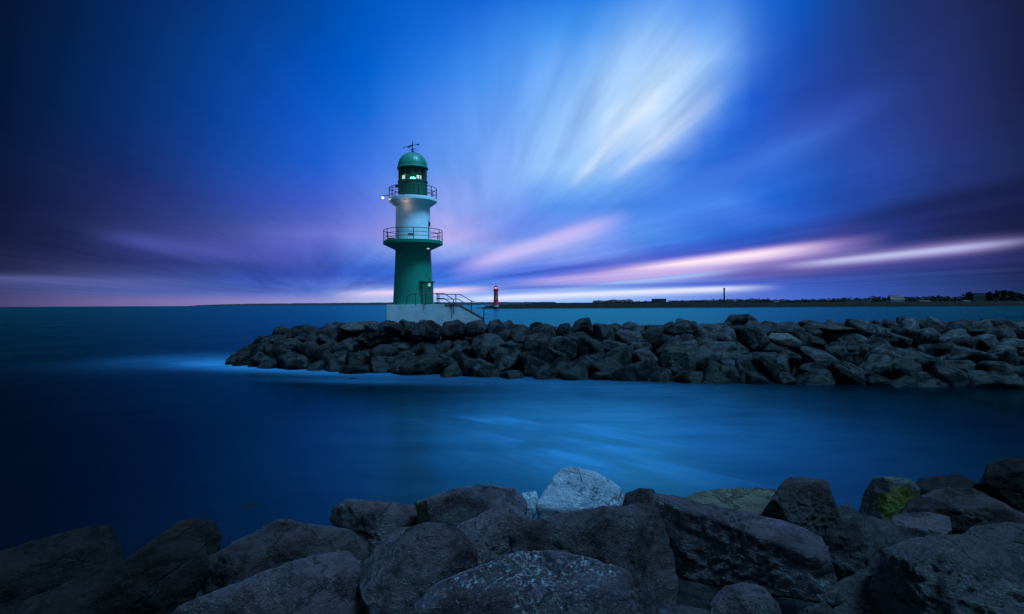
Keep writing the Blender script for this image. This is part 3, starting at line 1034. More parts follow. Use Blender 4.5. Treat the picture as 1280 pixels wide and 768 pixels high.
def zz(py):
    k_ = float(np.interp(py, [176, 190, 207, 225, 243, 260, 284, 298, 311, 381], [1, 1, .98, .976, .96, .967, .95, .95, .965, .967]))
    return PH + (381 - py) * K * k_      # fronts of the round parts stand nearer than the axis


LH = empty('lighthouse', (at(517, 381, 41).x, 41.0, at(517, 381, 41).z - PH), 0)
tag(LH, 'green and white lighthouse tower with two railed galleries on a concrete plinth', 'lighthouse')


def rk(px):
    return px * K


T13 = R(13)
# plinth with the side wall of the stair
pl = empty('plinth_frame', (0, 0, 0)) if False else None
b = MB()
b.box((0.03, 0, PH / 2 - 0.25), (3.95, 4.2, PH + 0.5), bev=0.03)
b.prism([(1.99, PH - 0.012), (3.05, PH - 0.012), (4.75, PH - 0.97), (4.75, 0.0), (1.99, 0.0)], -2.06, -1.76)
b.prism([(1.99, PH - 0.012), (3.05, PH - 0.012), (4.75, PH - 0.97), (4.75, 0.0), (1.99, 0.0)], 0.1, 0.4)
plinth = b.build('plinth', M_CONC, LH)
plinth.rotation_euler.z = T13
b = MB()
b.box((2.5, -0.83, PH - 0.35), (1.05, 1.84, 0.7))
for k in range(6):
    b.box((3.03 + 0.285 * (k + 0.5), -0.83, PH - 0.16 * (k + 1) - 0.25), (0.285, 1.84, 0.5), bev=0.01)
st = b.build('steps', M_CONC, LH)
st.rotation_euler.z = T13
b = MB()
b.prism([(2.0, PH + 0.0), (3.05, PH + 0.0), (4.75, PH - 0.955), (4.75, PH - 1.03), (3.05, PH - 0.08), (2.0, PH - 0.08)], -2.10, -2.063)
ed = b.build('stair_edge', M_RUSTSTEP, LH)
ed.rotation_euler.z = T13
ed['label'] = 'rust-brown edge along the stair'

b = MB()
b.lathe([(0, zz(382)), (rk(26.5), zz(382)), (rk(26.5), zz(379.6)), (rk(25.2), zz(379.4)), (rk(24.2), zz(362)), (rk(23.3), zz(345)), (rk(22.5), zz(328)), (rk(21.9), zz(312)),
         (rk(22.3), zz(310.5)), (rk(35.8), zz(303.2)), (rk(36.8), zz(302.8)), (rk(36.8), zz(298.6)), (rk(36.2), zz(298.2)), (0, zz(298.2))])
b.build('tower_base', M_GREEN, LH, True, 30)
b = MB()
b.lathe([(rk(22.4), zz(298.15)), (rk(22.4), zz(296.6)), (rk(21.8), zz(296.2)), (rk(21.4), zz(275)), (rk(21.0), zz(256)), (rk(21.6), zz(254.5)), (rk(29.0), zz(248.6)),
         (rk(29.9), zz(248.0)), (rk(29.9), zz(244.4)), (rk(29.3), zz(243.8)), (0, zz(243.8))])
for py in (284, 270, 257.5):
    b.ring(zz(py), rk(21.5) - (284 - py) * 0.0008 * 1.2, 0.012, 64)
b.build('tower_shaft', M_WHITE, LH, True, 30)
b = MB()
b.lathe([(rk(18.2), zz(243.75)), (rk(18.2), zz(242)), (rk(17.8), zz(241.6)), (rk(17.8), zz(226.0)), (rk(18.6), zz(225.4)), (rk(18.6), zz(224.0)), (0, zz(224.0))])
for k in range(24):
    a = 2 * math.pi * k / 24
    b.box((rk(17.85) * math.cos(a), rk(17.85) * math.sin(a), zz(233.6)), (0.03, 0.03, rk(15)), rot=Matrix.Rotation(a, 3, 'Z'))
drum = b.build('lantern_drum', M_GREEN_DARK, LH, True, 30)
b = MB()
b.lathe([(rk(17.0), zz(223.9)), (rk(17.0), zz(208.5))], 48)
b.build('lantern_glass', M_GLASS, LH, True)
for k in range(12):
    a = 2 * math.pi * (k + 0.3) / 12
    c, s_ = math.cos(a), math.sin(a)
    MB().tube((rk(17.2) * c, rk(17.2) * s_, zz(223.95)), (rk(17.2) * c, rk(17.2) * s_, zz(208.3)), 0.028, n=6).build('glazing_bar', M_GREEN_DARK, LH, True)
b = MB()
b.ring(zz(216.0), rk(17.2), 0.022, 48)
b.build('glazing_ring', M_GREEN_DARK, LH, True)
# blind round the upper glass
b = MB()
b.lathe([(rk(15.8), zz(208.4)), (rk(15.8), zz(217.2)), (rk(15.2), zz(217.2)), (rk(15.2), zz(208.4))], 48)
b.build('lantern_blind', M_GREEN_DARK, LH, True, 30)
b = MB()
b.lathe([(0, zz(224.02)), (0.30, zz(224.02)), (0.30, zz(222.6)), (0.12, zz(222.4)), (0.12, zz(221.4)), (0, zz(221.4))], 24)
ped = b.build('lamp_pedestal', M_GREEN_DARK, LH, True, 30)
b = MB()
b.lathe([(0, zz(221.6)), (0.12, zz(221.5)), (0.19, zz(220.2)), (0.19, zz(219.4)), (0.12, zz(218.2)), (0, zz(218.0))], 24)
M_LENS = emit('lit harbour lens', (0.12, 1.0, 0.75), 6.0)
b.build('beacon_lens', M_LENS, LH, True)
for sx in (-1, 1):  # added glowing panels imitate sky and lamp reflection in the glass
    b = MB()
    b.box((sx * rk(9.2), -rk(9.5), zz(220.0)), (rk(6.6), 0.05, rk(4.2)), rot=Matrix.Rotation(sx * 0.75, 3, 'Z'), bev=0.02)
    b.build('glow_panel', emit('lantern glow panel', (0.72, 0.93, 1.0), 0.85), LH)
b = MB()
dome = [(rk(19.0), zz(208.6)), (rk(19.4), zz(208.0)), (rk(19.2), zz(207.2)), (rk(18.5), zz(206.6))]
for k in range(1, 13):
    a = math.pi / 2 * k / 12
    dome.append((rk(18.3) * math.cos(a) if k < 12 else 0, zz(206.6) + rk(18.8) * math.sin(a)))
dome = [(0, zz(208.6))] + dome
b.lathe(dome)
for k in range(16):
    a = 2 * math.pi * k / 16
    pts = [(rk(18.35) * math.cos(q) * math.cos(a), rk(18.35) * math.cos(q) * math.sin(a), zz(206.6) + rk(18.85) * math.sin(q)) for q in [math.pi / 2 * i / 8 for i in range(8)]]
    b.path(pts, 0.014, 6)
b.build('dome', M_GREEN, LH, True, 30)
# vane
b = MB()
b.tube((0, 0, zz(190.6)), (0, 0, zz(176)), 0.035, 0.02)
b.ball((0, 0, zz(189.6)), 0.10)
b.ball((0, 0, zz(186.5)), 0.055)
vane = b.build('weather_vane', M_RAIL, LH, True)
b = MB()
b.tube((-0.72, 0.1, zz(184.6)), (0.42, -0.1, zz(181.2)), 0.022)
b.prism([(-0.36, zz(185.4)), (-0.02, zz(183.4)), (0.05, zz(180.2)), (-0.16, zz(182.0)), (-0.34, zz(183.2))], -0.015, 0.015)
b.prism([(0.30, zz(180.6)), (0.55, zz(180.2)), (0.36, zz(182.8))], -0.012, 0.012)
b.build('pointer', M_RAIL, vane)
b = MB()
b.tube((-0.3, -0.3, zz(187.3)), (0.3, 0.3, zz(187.3)), 0.015)
b.tube((-0.3, 0.3, zz(187.3)), (0.3, -0.3, zz(187.3)), 0.015)
b.build('compass_arms', M_RAIL, vane)


def gallery_rail(py_floor, py_top, rad_px, posts, rails, r=0.024, off=0.0):
    b = MB()
    R_ = rk(rad_px)
    for k in range(posts):
        a = 2 * math.pi * (k + off) / posts
        b.tube((R_ * math.cos(a), R_ * math.sin(a), zz(py_floor)), (R_ * math.cos(a), R_ * math.sin(a), zz(py_top)), r * 1.15)
    for q in rails:
        b.ring(zz(py_floor + (py_top - py_floor) * q), R_, r * (1.0 if q > 0.9 else 0.75), 64)
    return b


gallery_rail(299, 284.2, 36.0, 12, (1.0, 0.66, 0.33), off=0.35).build('gallery_railing', M_RAIL, LH, True)
gallery_rail(244.5, 232.0, 29.2, 10, (1.0, 0.62, 0.3), off=0.15).build('gallery_railing', M_RAIL, LH, True)
b = MB()
b.box((-rk(19.2), -0.15, zz(229.2)), (0.26, 0.22, 0.2), bev=0.02)
b.tube((-rk(19), -0.15, zz(229.5)), (-rk(28.6), -0.3, zz(232.2)), 0.026)
b.build('signal_horn', M_RAIL, LH, True)
# lit lamp on a bracket left of the upper gallery
b = MB()
b.tube((-rk(28.9), -0.3, zz(240.4)), (-rk(36.2), -0.35, zz(240.4)), 0.028)
b.tube((-rk(36.2), -0.35, zz(240.4)), (-rk(36.2), -0.35, zz(241.6)), 0.05, 0.09)
br = b.build('lamp_bracket', M_RAIL, LH, True)
br['label'] = 'bracket holding the lit lamp left of the upper gallery'
MB().ball((-rk(36.2), -0.35, zz(243.0)), 0.085, 3).build('bulb', emit('lit gallery bulb', (1.0, 0.85, 0.66), 2.2), br, True)


def lamp(loc, e, c, r=0.1):
    l = bpy.data.lights.new('lamp_light', 'POINT')
    l.energy = e
    l.color = c
    l.shadow_soft_size = r
    o = bpy.data.objects.new('lamp_light', l)
    o.location = loc
    COL.objects.link(o)
    return o


lb = LH.location
lamp(lb + Vector((-rk(36.2), -0.50, zz(243.0) - 0.16)), 8, (1.0, 0.72, 0.45))
lamp(lb + Vector((0, 0, zz(219.6) + 0.24)), 5, (0.5, 1.0, 0.85), 0.1)
# added fitting and light that give the white wall its warm glow
b = MB()
b.box((-0.28, -rk(26), zz(249.9)), (0.14, 0.14, 0.06), bev=0.015)
dl = b.build('added_washer', M_RAIL, LH)
MB().box((-0.28, -rk(26), zz(249.9) - 0.035), (0.08, 0.08, 0.012)).build('lens', emit('added washer lens', (1.0, 0.70, 0.48), 0.8), dl)
lamp(lb + Vector((-0.28, -rk(28.5), zz(250.9) - 0.3)), 3.0, (1.0, 0.60, 0.46), 0.12)
# things fixed to the shaft
a = R(-18)
b = MB()
b.box((rk(21.6) * math.cos(a), rk(21.6) * math.sin(a), zz(277)), (0.2, 0.14, 0.30), rot=Matrix.Rotation(a, 3, 'Z'), bev=0.02)
b.tube((rk(21.6) * math.cos(a), rk(21.6) * math.sin(a), zz(274.5)), (rk(21.6) * math.cos(a), rk(21.6) * math.sin(a), zz(272.2)), 0.03)
b.build('junction_box', M_RAIL, LH, True)
b = MB()
b.box((0.05, -rk(21.9), zz(290.6)), (0.36, 0.05, 0.08), bev=0.01)
b.build('wall_vent', M_RAIL, LH)
b = MB()
b.box((-1.35, -0.95, zz(296.6)), (0.42, 0.25, 0.16), bev=0.03)
b.build('gallery_locker', M_RAIL, LH)
b = MB()
a = R(-32)
b.tube((rk(24.2) * math.cos(a), rk(24.2) * math.sin(a), zz(306.5)), (rk(24.2) * math.cos(a), rk(24.2) * math.sin(a), zz(309.3)), 0.09, 0.13, 16)
fl = b.build('wall_lamp', M_GALV, LH, True)
MB().ball((rk(24.2) * math.cos(a), rk(24.2) * math.sin(a), zz(309.5)), 0.115, 2, (1, 1, 0.6)).build('lens', emit('pale lamp lens', (0.85, 0.95, 1.0), 0.55), fl, True)
# door porch on the right
a = R(-40)
b = MB()
b.box((rk(23.6) * math.cos(a), rk(23.6) * math.sin(a), zz(366.0)), (0.50, 0.95, rk(27.5)), rot=Matrix.Rotation(a, 3, 'Z'), bev=0.03)
b.box((rk(24.4) * math.cos(a), rk(24.4) * math.sin(a), zz(351.8)), (0.62, 1.08, 0.07), rot=Matrix.Rotation(a, 3, 'Z'), bev=0.015)
porch = b.build('door_porch', M_GREEN, LH)
nx, ny = math.cos(a), math.sin(a)
b = MB()
b.box((rk(23.6) * nx + 0.255 * nx, rk(23.6) * ny + 0.255 * ny, zz(367.0)), (0.05, 0.74, rk(24)), rot=Matrix.Rotation(a, 3, 'Z'), bev=0.01)
dr = b.build('door', M_GREEN_DARK, porch)
b = MB()
b.tube((rk(23.6) * nx + 0.30 * nx - 0.27 * ny, rk(23.6) * ny + 0.30 * ny + 0.27 * nx, zz(367)), (rk(23.6) * nx + 0.30 * nx - 0.27 * ny, rk(23.6) * ny + 0.30 * ny + 0.27 * nx, zz(364.5)), 0.02)
b.build('door_handle', M_GALV, porch)
MB().ball((rk(23.6) * nx + 0.31 * nx + 0.3 * ny * 0 + 0.02, rk(23.6) * ny + 0.31 * ny, zz(356.2)), 0.10, 2, (1, 1, 1.3)).build('porch_lamp', emit('porch lamp', (0.6, 0.95, 1.0), 0.5), porch, True)
b = MB()
b.tube((rk(21.4), -rk(10), zz(379.8)), (rk(20.4), -rk(10), zz(346.5)), 0.055)
b.box((rk(21.0), -rk(10.4), zz(353)), (0.14, 0.12, 0.42), bev=0.02)
b.build('cable_duct', M_RAIL, LH, True)


# hand rails of plinth and stair
def hx(px, py, y):
    return Vector(((px - 517) * K * (1 + y / 41.0), y, zz(py)))


b = MB()
yf, yb_ = -1.55, -0.1
for pts in ([(515, 372.3), (518, 369.2), (522, 367.8), (551.4, 367.2), (560, 367.4), (571.8, 375.0)],
            [(551.4, 373.2), (560, 373.5), (571.8, 381.5)]):
    b.path([hx(px, py, -2.02 if px < 545 else yf) for px, py in pts], 0.028)
for (px, a_, z_) in ((515, 372.3, 381.5), (526, 367.7, 381.5), (538.5, 367.5, 381.5), (551.4, 367.2, 382.5), (571.8, 375.0, 392.5)):
    b.tube(hx(px, z_, -2.02 if px < 545 else yf), hx(px, a_, -2.02 if px < 545 else yf), 0.034)
b.build('handrail', M_RAIL, LH, True)
b = MB()
for pts in ([(545, 368.0), (575.2, 368.0), (590.2, 377.0)], [(545, 374.0), (573, 374.2), (589.5, 384.5)]):
    b.path([hx(px, py, yb_) for px, py in pts], 0.028)
for (px, a_, z_) in ((570.2, 368.0, 382.0), (589.6, 377.0, 397.5), (549, 368, 381.5)):
    b.tube(hx(px, z_, yb_), hx(px, a_, yb_), 0.034)
b.path([hx(590.2, 377.0, yb_), hx(593.5, 377.4, yb_)], 0.028)
b.build('handrail', M_RAIL, LH, True)
GT = empty('handrail_post', at(604.8, 400, 40.0))
tag(GT, 'short dark railing post standing alone to the right of the stair foot', 'railing')
b = MB()
b.tube((0, 0, -0.3), (0, 0, 0.88), 0.04)
b.build('post', M_RAIL, GT, True)
b = MB()
b.tube((0.06, 0, 0.86), (-0.55, 0, 0.84), 0.03)
b.tube((0.0, 0, 0.42), (0.16, 0, 0.38), 0.025)
b.build('rail', M_RAIL, GT, True)
# ------------------------------------------------------------------ far red lighthouse, mole and shore
DR = 540.0
RLH = empty('lighthouse', (at(620, 382, DR).x, DR, 2.0))
tag(RLH, 'small red and white banded lighthouse with a lit lamp on the far mole', 'lighthouse')
KR = DR / F
z0 = 2.0


def zr(py):
    return (at(620, py, DR).z) - z0


MB().lathe([(0, -0.5), (2.6, -0.5), (2.6, zr(381.6)), (0, zr(381.6))], 24).build('base', M_CONC, RLH, True, 30)
MB().lathe([(0, zr(381.7)), (2.45, zr(381.7)), (2.2, zr(373.6)), (0, zr(373.6))], 32).build('tower_base', M_RED, RLH, True, 30)
MB().lathe([(2.19, zr(373.6)), (2.1, zr(370.4)), (0, zr(370.4))], 32).build('tower_band', M_WHITE_FAR, RLH, True, 30)
MB().lathe([(2.08, zr(370.4)), (2.0, zr(364.2)), (2.6, zr(363.4)), (2.6, zr(362.8)), (0, zr(362.8))], 32).build('tower_shaft', M_RED, RLH, True, 30)
b = MB()
b.ring(zr(361.2), 2.2, 0.06, 24)
for k in range(10):
    a = 2 * math.pi * k / 10
    b.tube((2.2 * math.cos(a), 2.2 * math.sin(a), zr(362.9)), (2.2 * math.cos(a), 2.2 * math.sin(a), zr(361.2)), 0.05)
b.build('gallery_railing', M_RED, RLH, True)
b = MB()
b.lathe([(1.7, zr(362.8)), (1.7, zr(361.0))], 24)
b.lathe([(1.5, zr(359.4)), (1.9, zr(359.4)), (1.5, zr(358.0)), (0.5, zr(357.2)), (0, zr(357.0))], 24)
for k in range(6):
    a = 2 * math.pi * (k + 0.5) / 6
    b.tube((1.22 * math.cos(a), 1.22 * math.sin(a), zr(361.1)), (1.22 * math.cos(a), 1.22 * math.sin(a), zr(359.1)), 0.08)
b.tube((0, 0, zr(357.1)), (0, 0, zr(354.8)), 0.07)
b.build('lantern_house', M_RED, RLH, True, 30)
MB().ball((0, 0, zr(360.1)), 0.6, 2).build('beacon_lens', emit('lit red-white lens', (1.0, 0.50, 0.52), 2.0), RLH, True)


def rough_wall(name, pts, h0, depth, jit, mat, seed, label=None, cat=None, kind=None, nseg=140, z_b=-1.0):
    """long low embankment with an uneven crown; pts = (x, y, height)"""
    rr = random.Random(seed)
    b = bmesh.new()
    rows = []
    tot = arc(pts)
    for k in range(nseg + 1):
        s = tot[-1] * k / nseg
        i = 0
        while i < len(pts) - 2 and s > tot[i + 1]:
            i += 1
        f = (s - tot[i]) / (tot[i + 1] - tot[i])
        x, y, h = (pts[i][q] + (pts[i + 1][q] - pts[i][q]) * f for q in range(3))
        e = min(1.0, min(k, nseg - k) / 2.0)
        h = h * (0.35 + 0.65 * e) + rr.uniform(-jit, jit)
        rows.append([b.verts.new(p) for p in ((x, y - depth * 0.3, z_b), (x, y + rr.uniform(-jit, jit), h * 0.55), (x, y + depth * 0.3, h), (x, y + depth * 0.7, h * 0.98), (x, y + depth, z_b))])
    for A, B in zip(rows, rows[1:]):
        for i in range(4):
            b.faces.new((A[i], B[i], B[i + 1], A[i + 1]))
    b.faces.new(rows[0])
    b.faces.new(rows[-1][::-1])
    bmesh.ops.recalc_face_normals(b, faces=b.faces)
    me = bpy.data.meshes.new(name)
    b.to_mesh(me)
    b.free()
    return tag(link(name, me, mat), label, cat, None, kind)


mx0 = at(602, 381, DR).x
rough_wall('breakwater', [(mx0, DR, 2.6), (mx0 + 14, DR, 3.6), (60, DR + 6, 4.4), (180, DR + 10, 4.6), (620, DR + 14, 4.6)], 2, 10, 0.25, M_MOLE, 3,
           'long low dark stone mole behind the sea, carrying the small red lighthouse', 'breakwater', nseg=260)
rough_wall('land', [(at(655, 378, 1500).x, 1500, 6.5), (300, 1500, 7.5), (800, 1400, 9.0), (1500, 1300, 10)], 3, 200, 0.4, M_LAND, 4, kind='structure', nseg=120)
rough_wall('land', [(at(900, 378, 620).x, 620, 3.8), (at(1000, 378, 600).x, 600, 4.2), (at(1300, 378, 560).x, 560, 4.8), (900, 520, 5.0)], 3, 220, 0.3, M_LAND, 5, kind='structure', nseg=100)
HEAD_HAZE = rock_mat('distant shore', (0.05, 0.06, 0.075), (0.07, 0.08, 0.10), wet=0.0, scale=0.01)  # blue haze of distance mixed into the ground colour
rough_wall('headland', [(at(234, 381, 4200).x, 4200, 9), (at(300, 381, 4200).x, 4200, 17), (at(480, 381, 4300).x, 4300, 22), (at(700, 381, 4300).x, 4300, 19)], 9, 300, 1.2, HEAD_HAZE, 6, kind='structure', nseg=140)


# foliage made of many leaf-clump faces
def clump(bm, c, r, n, rr, squash=0.8, leaf=0.22):
    for k in range(n):
        while True:
            p = Vector((rr.uniform(-1, 1), rr.uniform(-1, 1), rr.uniform(-1, 1)))
            if 0.15 < p.length < 1:
                break
        p = Vector((p.x * r, p.y * r, p.z * r * squash)) + c
        q = Vector((rr.uniform(-1, 1), rr.uniform(-1, 1), rr.uniform(-0.6, 1))).normalized()
        a = q.orthogonal().normalized()
        e = q.cross(a)
        L = r * leaf * rr.uniform(0.6, 1.5)
        bm.faces.new([bm.verts.new(p + a * L * rr.uniform(.7, 1.2)), bm.verts.new(p + e * L * rr.uniform(.7, 1.2)), bm.verts.new(p - a * L * rr.uniform(.7, 1.2)), bm.verts.new(p - e * L * rr.uniform(.7, 1.2))])


def tree_mass(name, spans, d, zb, seed, label):
    rr = random.Random(seed)
    bm = bmesh.new()
    for (p0, p1, h0, h1) in spans:            # photo columns and heights above the ground
        px = p0
        while px < p1:
            f = (px - p0) / max(1e-6, p1 - p0)
            h = (h0 + (h1 - h0) * f) * rr.uniform(0.7, 1.15)
            dd = d + rr.uniform(-10, 25)
            c = at(px, 378, dd)
            clump(bm, Vector((c.x, dd, zb + h * 0.42)), h * 0.62, 46, rr, 0.95)
            px += rr.uniform(0.5, 0.9) * h / d * F * 0.62
    me = bpy.data.meshes.new(name)
    bm.to_mesh(me)
    bm.free()
    return tag(link(name, me, M_TREE), label, 'tree line', kind='stuff')


tree_mass('tree_line', [(935, 970, 2.6, 3.6), (970, 1040, 3.8, 4.6), (1040, 1090, 5.2, 6.4), (1090, 1215, 6.6, 6.8), (1210, 1272, 10.5, 11.5), (1272, 1340, 8.5, 8)], 640, 3.8, 21, 'dark band of trees on the far shore to the right')
tree_mass('tree_line', [(742, 790, 6, 10), (790, 816, 4, 5), (836, 900, 5, 8), (900, 960, 8, 9)], 1520, 6.5, 22, 'thin dark band of trees on the distant shore behind the mole')


def tree(px, d, h, w_, seed, label):
    rr = random.Random(seed)
    o = empty('tree', (at(px, 378, d).x, d, 3.6))
    tag(o, label, 'tree', 'taller trees on the far shore at the right')
    b = MB()
    b.tube((0, 0, -0.3), (0.1, 0, h * 0.6), h * 0.035, h * 0.015)
    for k in range(5):
        a = rr.uniform(0, 6.28)
        b.tube((0, 0, h * rr.uniform(0.3, 0.5)), (w_ * 0.35 * math.cos(a), w_ * 0.35 * math.sin(a), h * rr.uniform(0.6, 0.8)), h * 0.014, h * 0.006, 6)
    b.build('trunk', M_BARK, o, True)
    bm = bmesh.new()
    for k in range(11):
        a = rr.uniform(0, 6.28)
        q = rr.uniform(0, 0.36) * w_
        clump(bm, Vector((q * math.cos(a), q * math.sin(a), h * rr.uniform(0.42, 0.86))), w_ * rr.uniform(0.16, 0.26), 70, rr)
    me = bpy.data.meshes.new('crown')
    bm.to_mesh(me)
    bm.free()
    link('crown', me, M_TREE, o)


tree(1212, 596, 10.0, 8, 41, 'bushy tree at the left side of the grey block on the right shore')
tree(1236, 600, 11.5, 9, 42, 'tree directly right of the grey block on the right shore')
tree(1246, 604, 12.0, 9, 43, 'tree in the middle of the clump right of the grey block')
tree(1256, 598, 13.0, 9, 44, 'tallest tree of the clump right of the grey block')
tree(1266, 602, 10.5, 9, 45, 'tree at the right end of the clump near the frame edge')
tree(1277, 600, 8.5, 8, 46, 'lower tree at the right edge of the frame')


def house(name, px0, px1, py_top, py_bot, d, wall, roof, label, cat, seed, flat=False, nwin=3, roofh=0.35, depth=8.0):
    a, c = at(px0, py_top, d), at(px1, py_bot, d)
    wx = c.x - a.x
    zb = c.z - 1.0
    h = a.z - zb
    o = empty(name, ((a.x + c.x) / 2, d, zb))
    tag(o, label, cat)
    hw = h if flat else h * (1 - roofh)
    MB().box((0, depth / 2, hw / 2), (wx, depth, hw)).build('wall', wall, o)
    b = MB()
    if flat:
        b.box((0, depth / 2, hw + 0.15), (wx + 0.4, depth + 0.4, 0.3))
    else:
        hb, dp = wx / 2 + 0.3, depth
        vs = [b.b.verts.new(p) for p in ((-hb, -0.3, hw), (hb, -0.3, hw), (hb, dp + .3, hw), (-hb, dp + .3, hw), (-hb * 0.86, dp / 2, h), (hb * 0.86, dp / 2, h))]
        for f in ((0, 1, 5, 4), (2, 3, 4, 5), (1, 2, 5), (3, 0, 4), (3, 2, 1, 0)):
            b.b.faces.new([vs[i] for i in f])
    b.build('roof', roof, o)
    for k in range(nwin):
        x = -wx / 2 + wx * (k + 0.5) / nwin
        f = MB().box((x, -0.02, hw * 0.58), (wx / nwin * 0.45, 0.08, hw * 0.32)).build('window', M_GREYW, o)
        MB().box((x, -0.07, hw * 0.58), (wx / nwin * 0.36, 0.04, hw * 0.25)).build('pane', M_DARKGLASS, f)


M_ROOFD = paint('dark roof', (0.05, 0.025, 0.02), 0.7, 0.15, False, scale=0.2)
M_TEAL = paint('pale teal wall', (0.05, 0.075, 0.075), 0.6, 0.1, False, scale=0.2)
M_GREYW = paint('grey wall', (0.018, 0.018, 0.018), 0.7, 0.1, False, scale=0.2)
M_PALEW = paint('pale wall', (0.24, 0.23, 0.23), 0.6, 0.1, False, scale=0.2)
house('shed', 968, 974, 375.6, 381, 560, M_PALEW, M_PALEW, 'small white box-like shed alone on the far shore', 'shed', 1, True, 1, depth=4)
house('house', 1057, 1074, 376.0, 380.2, 575, M_TEAL, M_ROOFD, 'long low pale teal building left of the white house on the far shore', 'house', 2, True, 5)
house('house', 1077, 1089, 374.8, 379.4, 580, M_TEAL, M_ROOFD, 'second low teal building, between the long one and the white house', 'house', 3, True, 4)
house('house', 1114, 1131, 368.6, 380.4, 570, M_PALEW, M_ROOFD, 'white house with a tall dark red roof on the far shore', 'house', 4, False, 4, 0.5)
house('house', 1152, 1166, 375.6, 379.8, 570, M_PALEW, M_ROOFD, 'low pale house with a dark roof right of the white house', 'house', 5, False, 3, 0.4)
house('house', 1207, 1215, 375.5, 379.0, 565, M_PALEW, M_ROOFD, 'tiny pale house below the trees near the grey block', 'house', 6, False, 2, 0.4)
house('apartment_block', 1217, 1231, 367.0, 379.5, 590, M_GREYW, M_GREYW, 'tall grey block among trees on the right shore', 'building', 7, True, 4)
house('warehouse', 817, 833, 373.8, 378.6, 1450, M_GREYW, M_ROOFD, 'distant dark flat-roofed hall on the shore behind the mole', 'building', 8, True, 4, depth=20)
# chimney
CH = empty('chimney', (at(905.3, 378, 1400).x, 1400, 4.0))
tag(CH, 'thin dark chimney rising alone from the distant shore', 'chimney')
hc = at(905, 360, 1400).z - 4.0
MB().tube((0, 0, 0), (0, 0, hc), 2.3, 1.7, 16).build('stack', M_GREYW, CH, True)
MB().tube((0, 0, hc - 4), (0, 0, hc - 1), 2.3, 2.3, 16).build('collar', M_GREYW, CH, True)

# ------------------------------------------------------------------ near rocks
def shore():
    b = bmesh.new()
    rr = random.Random(2)
    xs = [-16 + 1.0 * k for k in range(33)]
    prof = [(-4, 1.7), (0.5, 1.7), (2.2, 1.6), (3.6, 1.5), (5.0, 1.5), (6.2, 1.25), (7.4, 0.6), (8.4, -0.2), (10.5, -1.6)]
    rows = [[b.verts.new((x, y, z + rr.uniform(-0.12, 0.12))) for x in xs] for y, z in prof]
    for A, B in zip(rows, rows[1:]):
        for i in range(len(xs) - 1):
            b.faces.new((A[i], A[i + 1], B[i + 1], B[i]))
    bmesh.ops.recalc_face_normals(b, faces=b.faces)
    me = bpy.data.meshes.new('ground')
    b.to_mesh(me)
    b.free()
    tag(link('ground', me, M_CORE), kind='structure')


shore()
LICH = (0.14, 0.115, 0.105)
M_R_DARK = rock_mat('near stone dark', (0.0195, 0.0103, 0.0110), (0.0403, 0.0223, 0.0234), LICH, 0.3, 0.7)
M_R_MID = rock_mat('near stone', (0.0322, 0.0174, 0.0200), (0.0643, 0.0355, 0.0407), LICH, 0.45, 0.9, vein=0.15)
M_R_SHADE_BLACK = rock_mat('near stone shade black', (0.0080, 0.0040, 0.0033), (0.0171, 0.0087, 0.0068), LICH, 0.12, 0.15)  # darkening towards the frame edges is put into this stone colour
M_R_BROWN = rock_mat('near stone brown', (0.0192, 0.0104, 0.0099), (0.0410, 0.0232, 0.0227), LICH, 0.1, 0.35)
M_R_PALE = rock_mat('near stone pale', (0.1795, 0.2145, 0.2574), (0.2851, 0.3300, 0.3832), (0.2, 0.2, 0.18),  0.1, 0.5, vein=0.2, speck=0.3)
M_R_BUFF = rock_mat('near stone buff', (0.1275, 0.1088, 0.0775), (0.2250, 0.1938, 0.1426), LICH, 0.2, 0.3)
M_R_WET = rock_mat('near stone wet', (0.0273, 0.0158, 0.0183), (0.0599, 0.0345, 0.0397), (0.34, 0.34, 0.36), 0.95, 1.0, vein=0.2)  # pale specks paint the glints of wet stone into the colour
M_R_MOSS = rock_mat('near stone mossy', (0.06, 0.058, 0.058), (0.12, 0.115, 0.112), LICH, 0.2, 0.3, moss=((0.06, -0.15, -0.04), 0.31, (0.13, 0.14, 0.012)))
M_R_ALGA = rock_mat('near stone with algae', (0.0378, 0.0236, 0.0276), (0.0826, 0.0519, 0.0579), LICH, 0.4, 0.9, moss=((-0.50, -0.15, 0.02), 0.24, (0.10, 0.13, 0.010)))

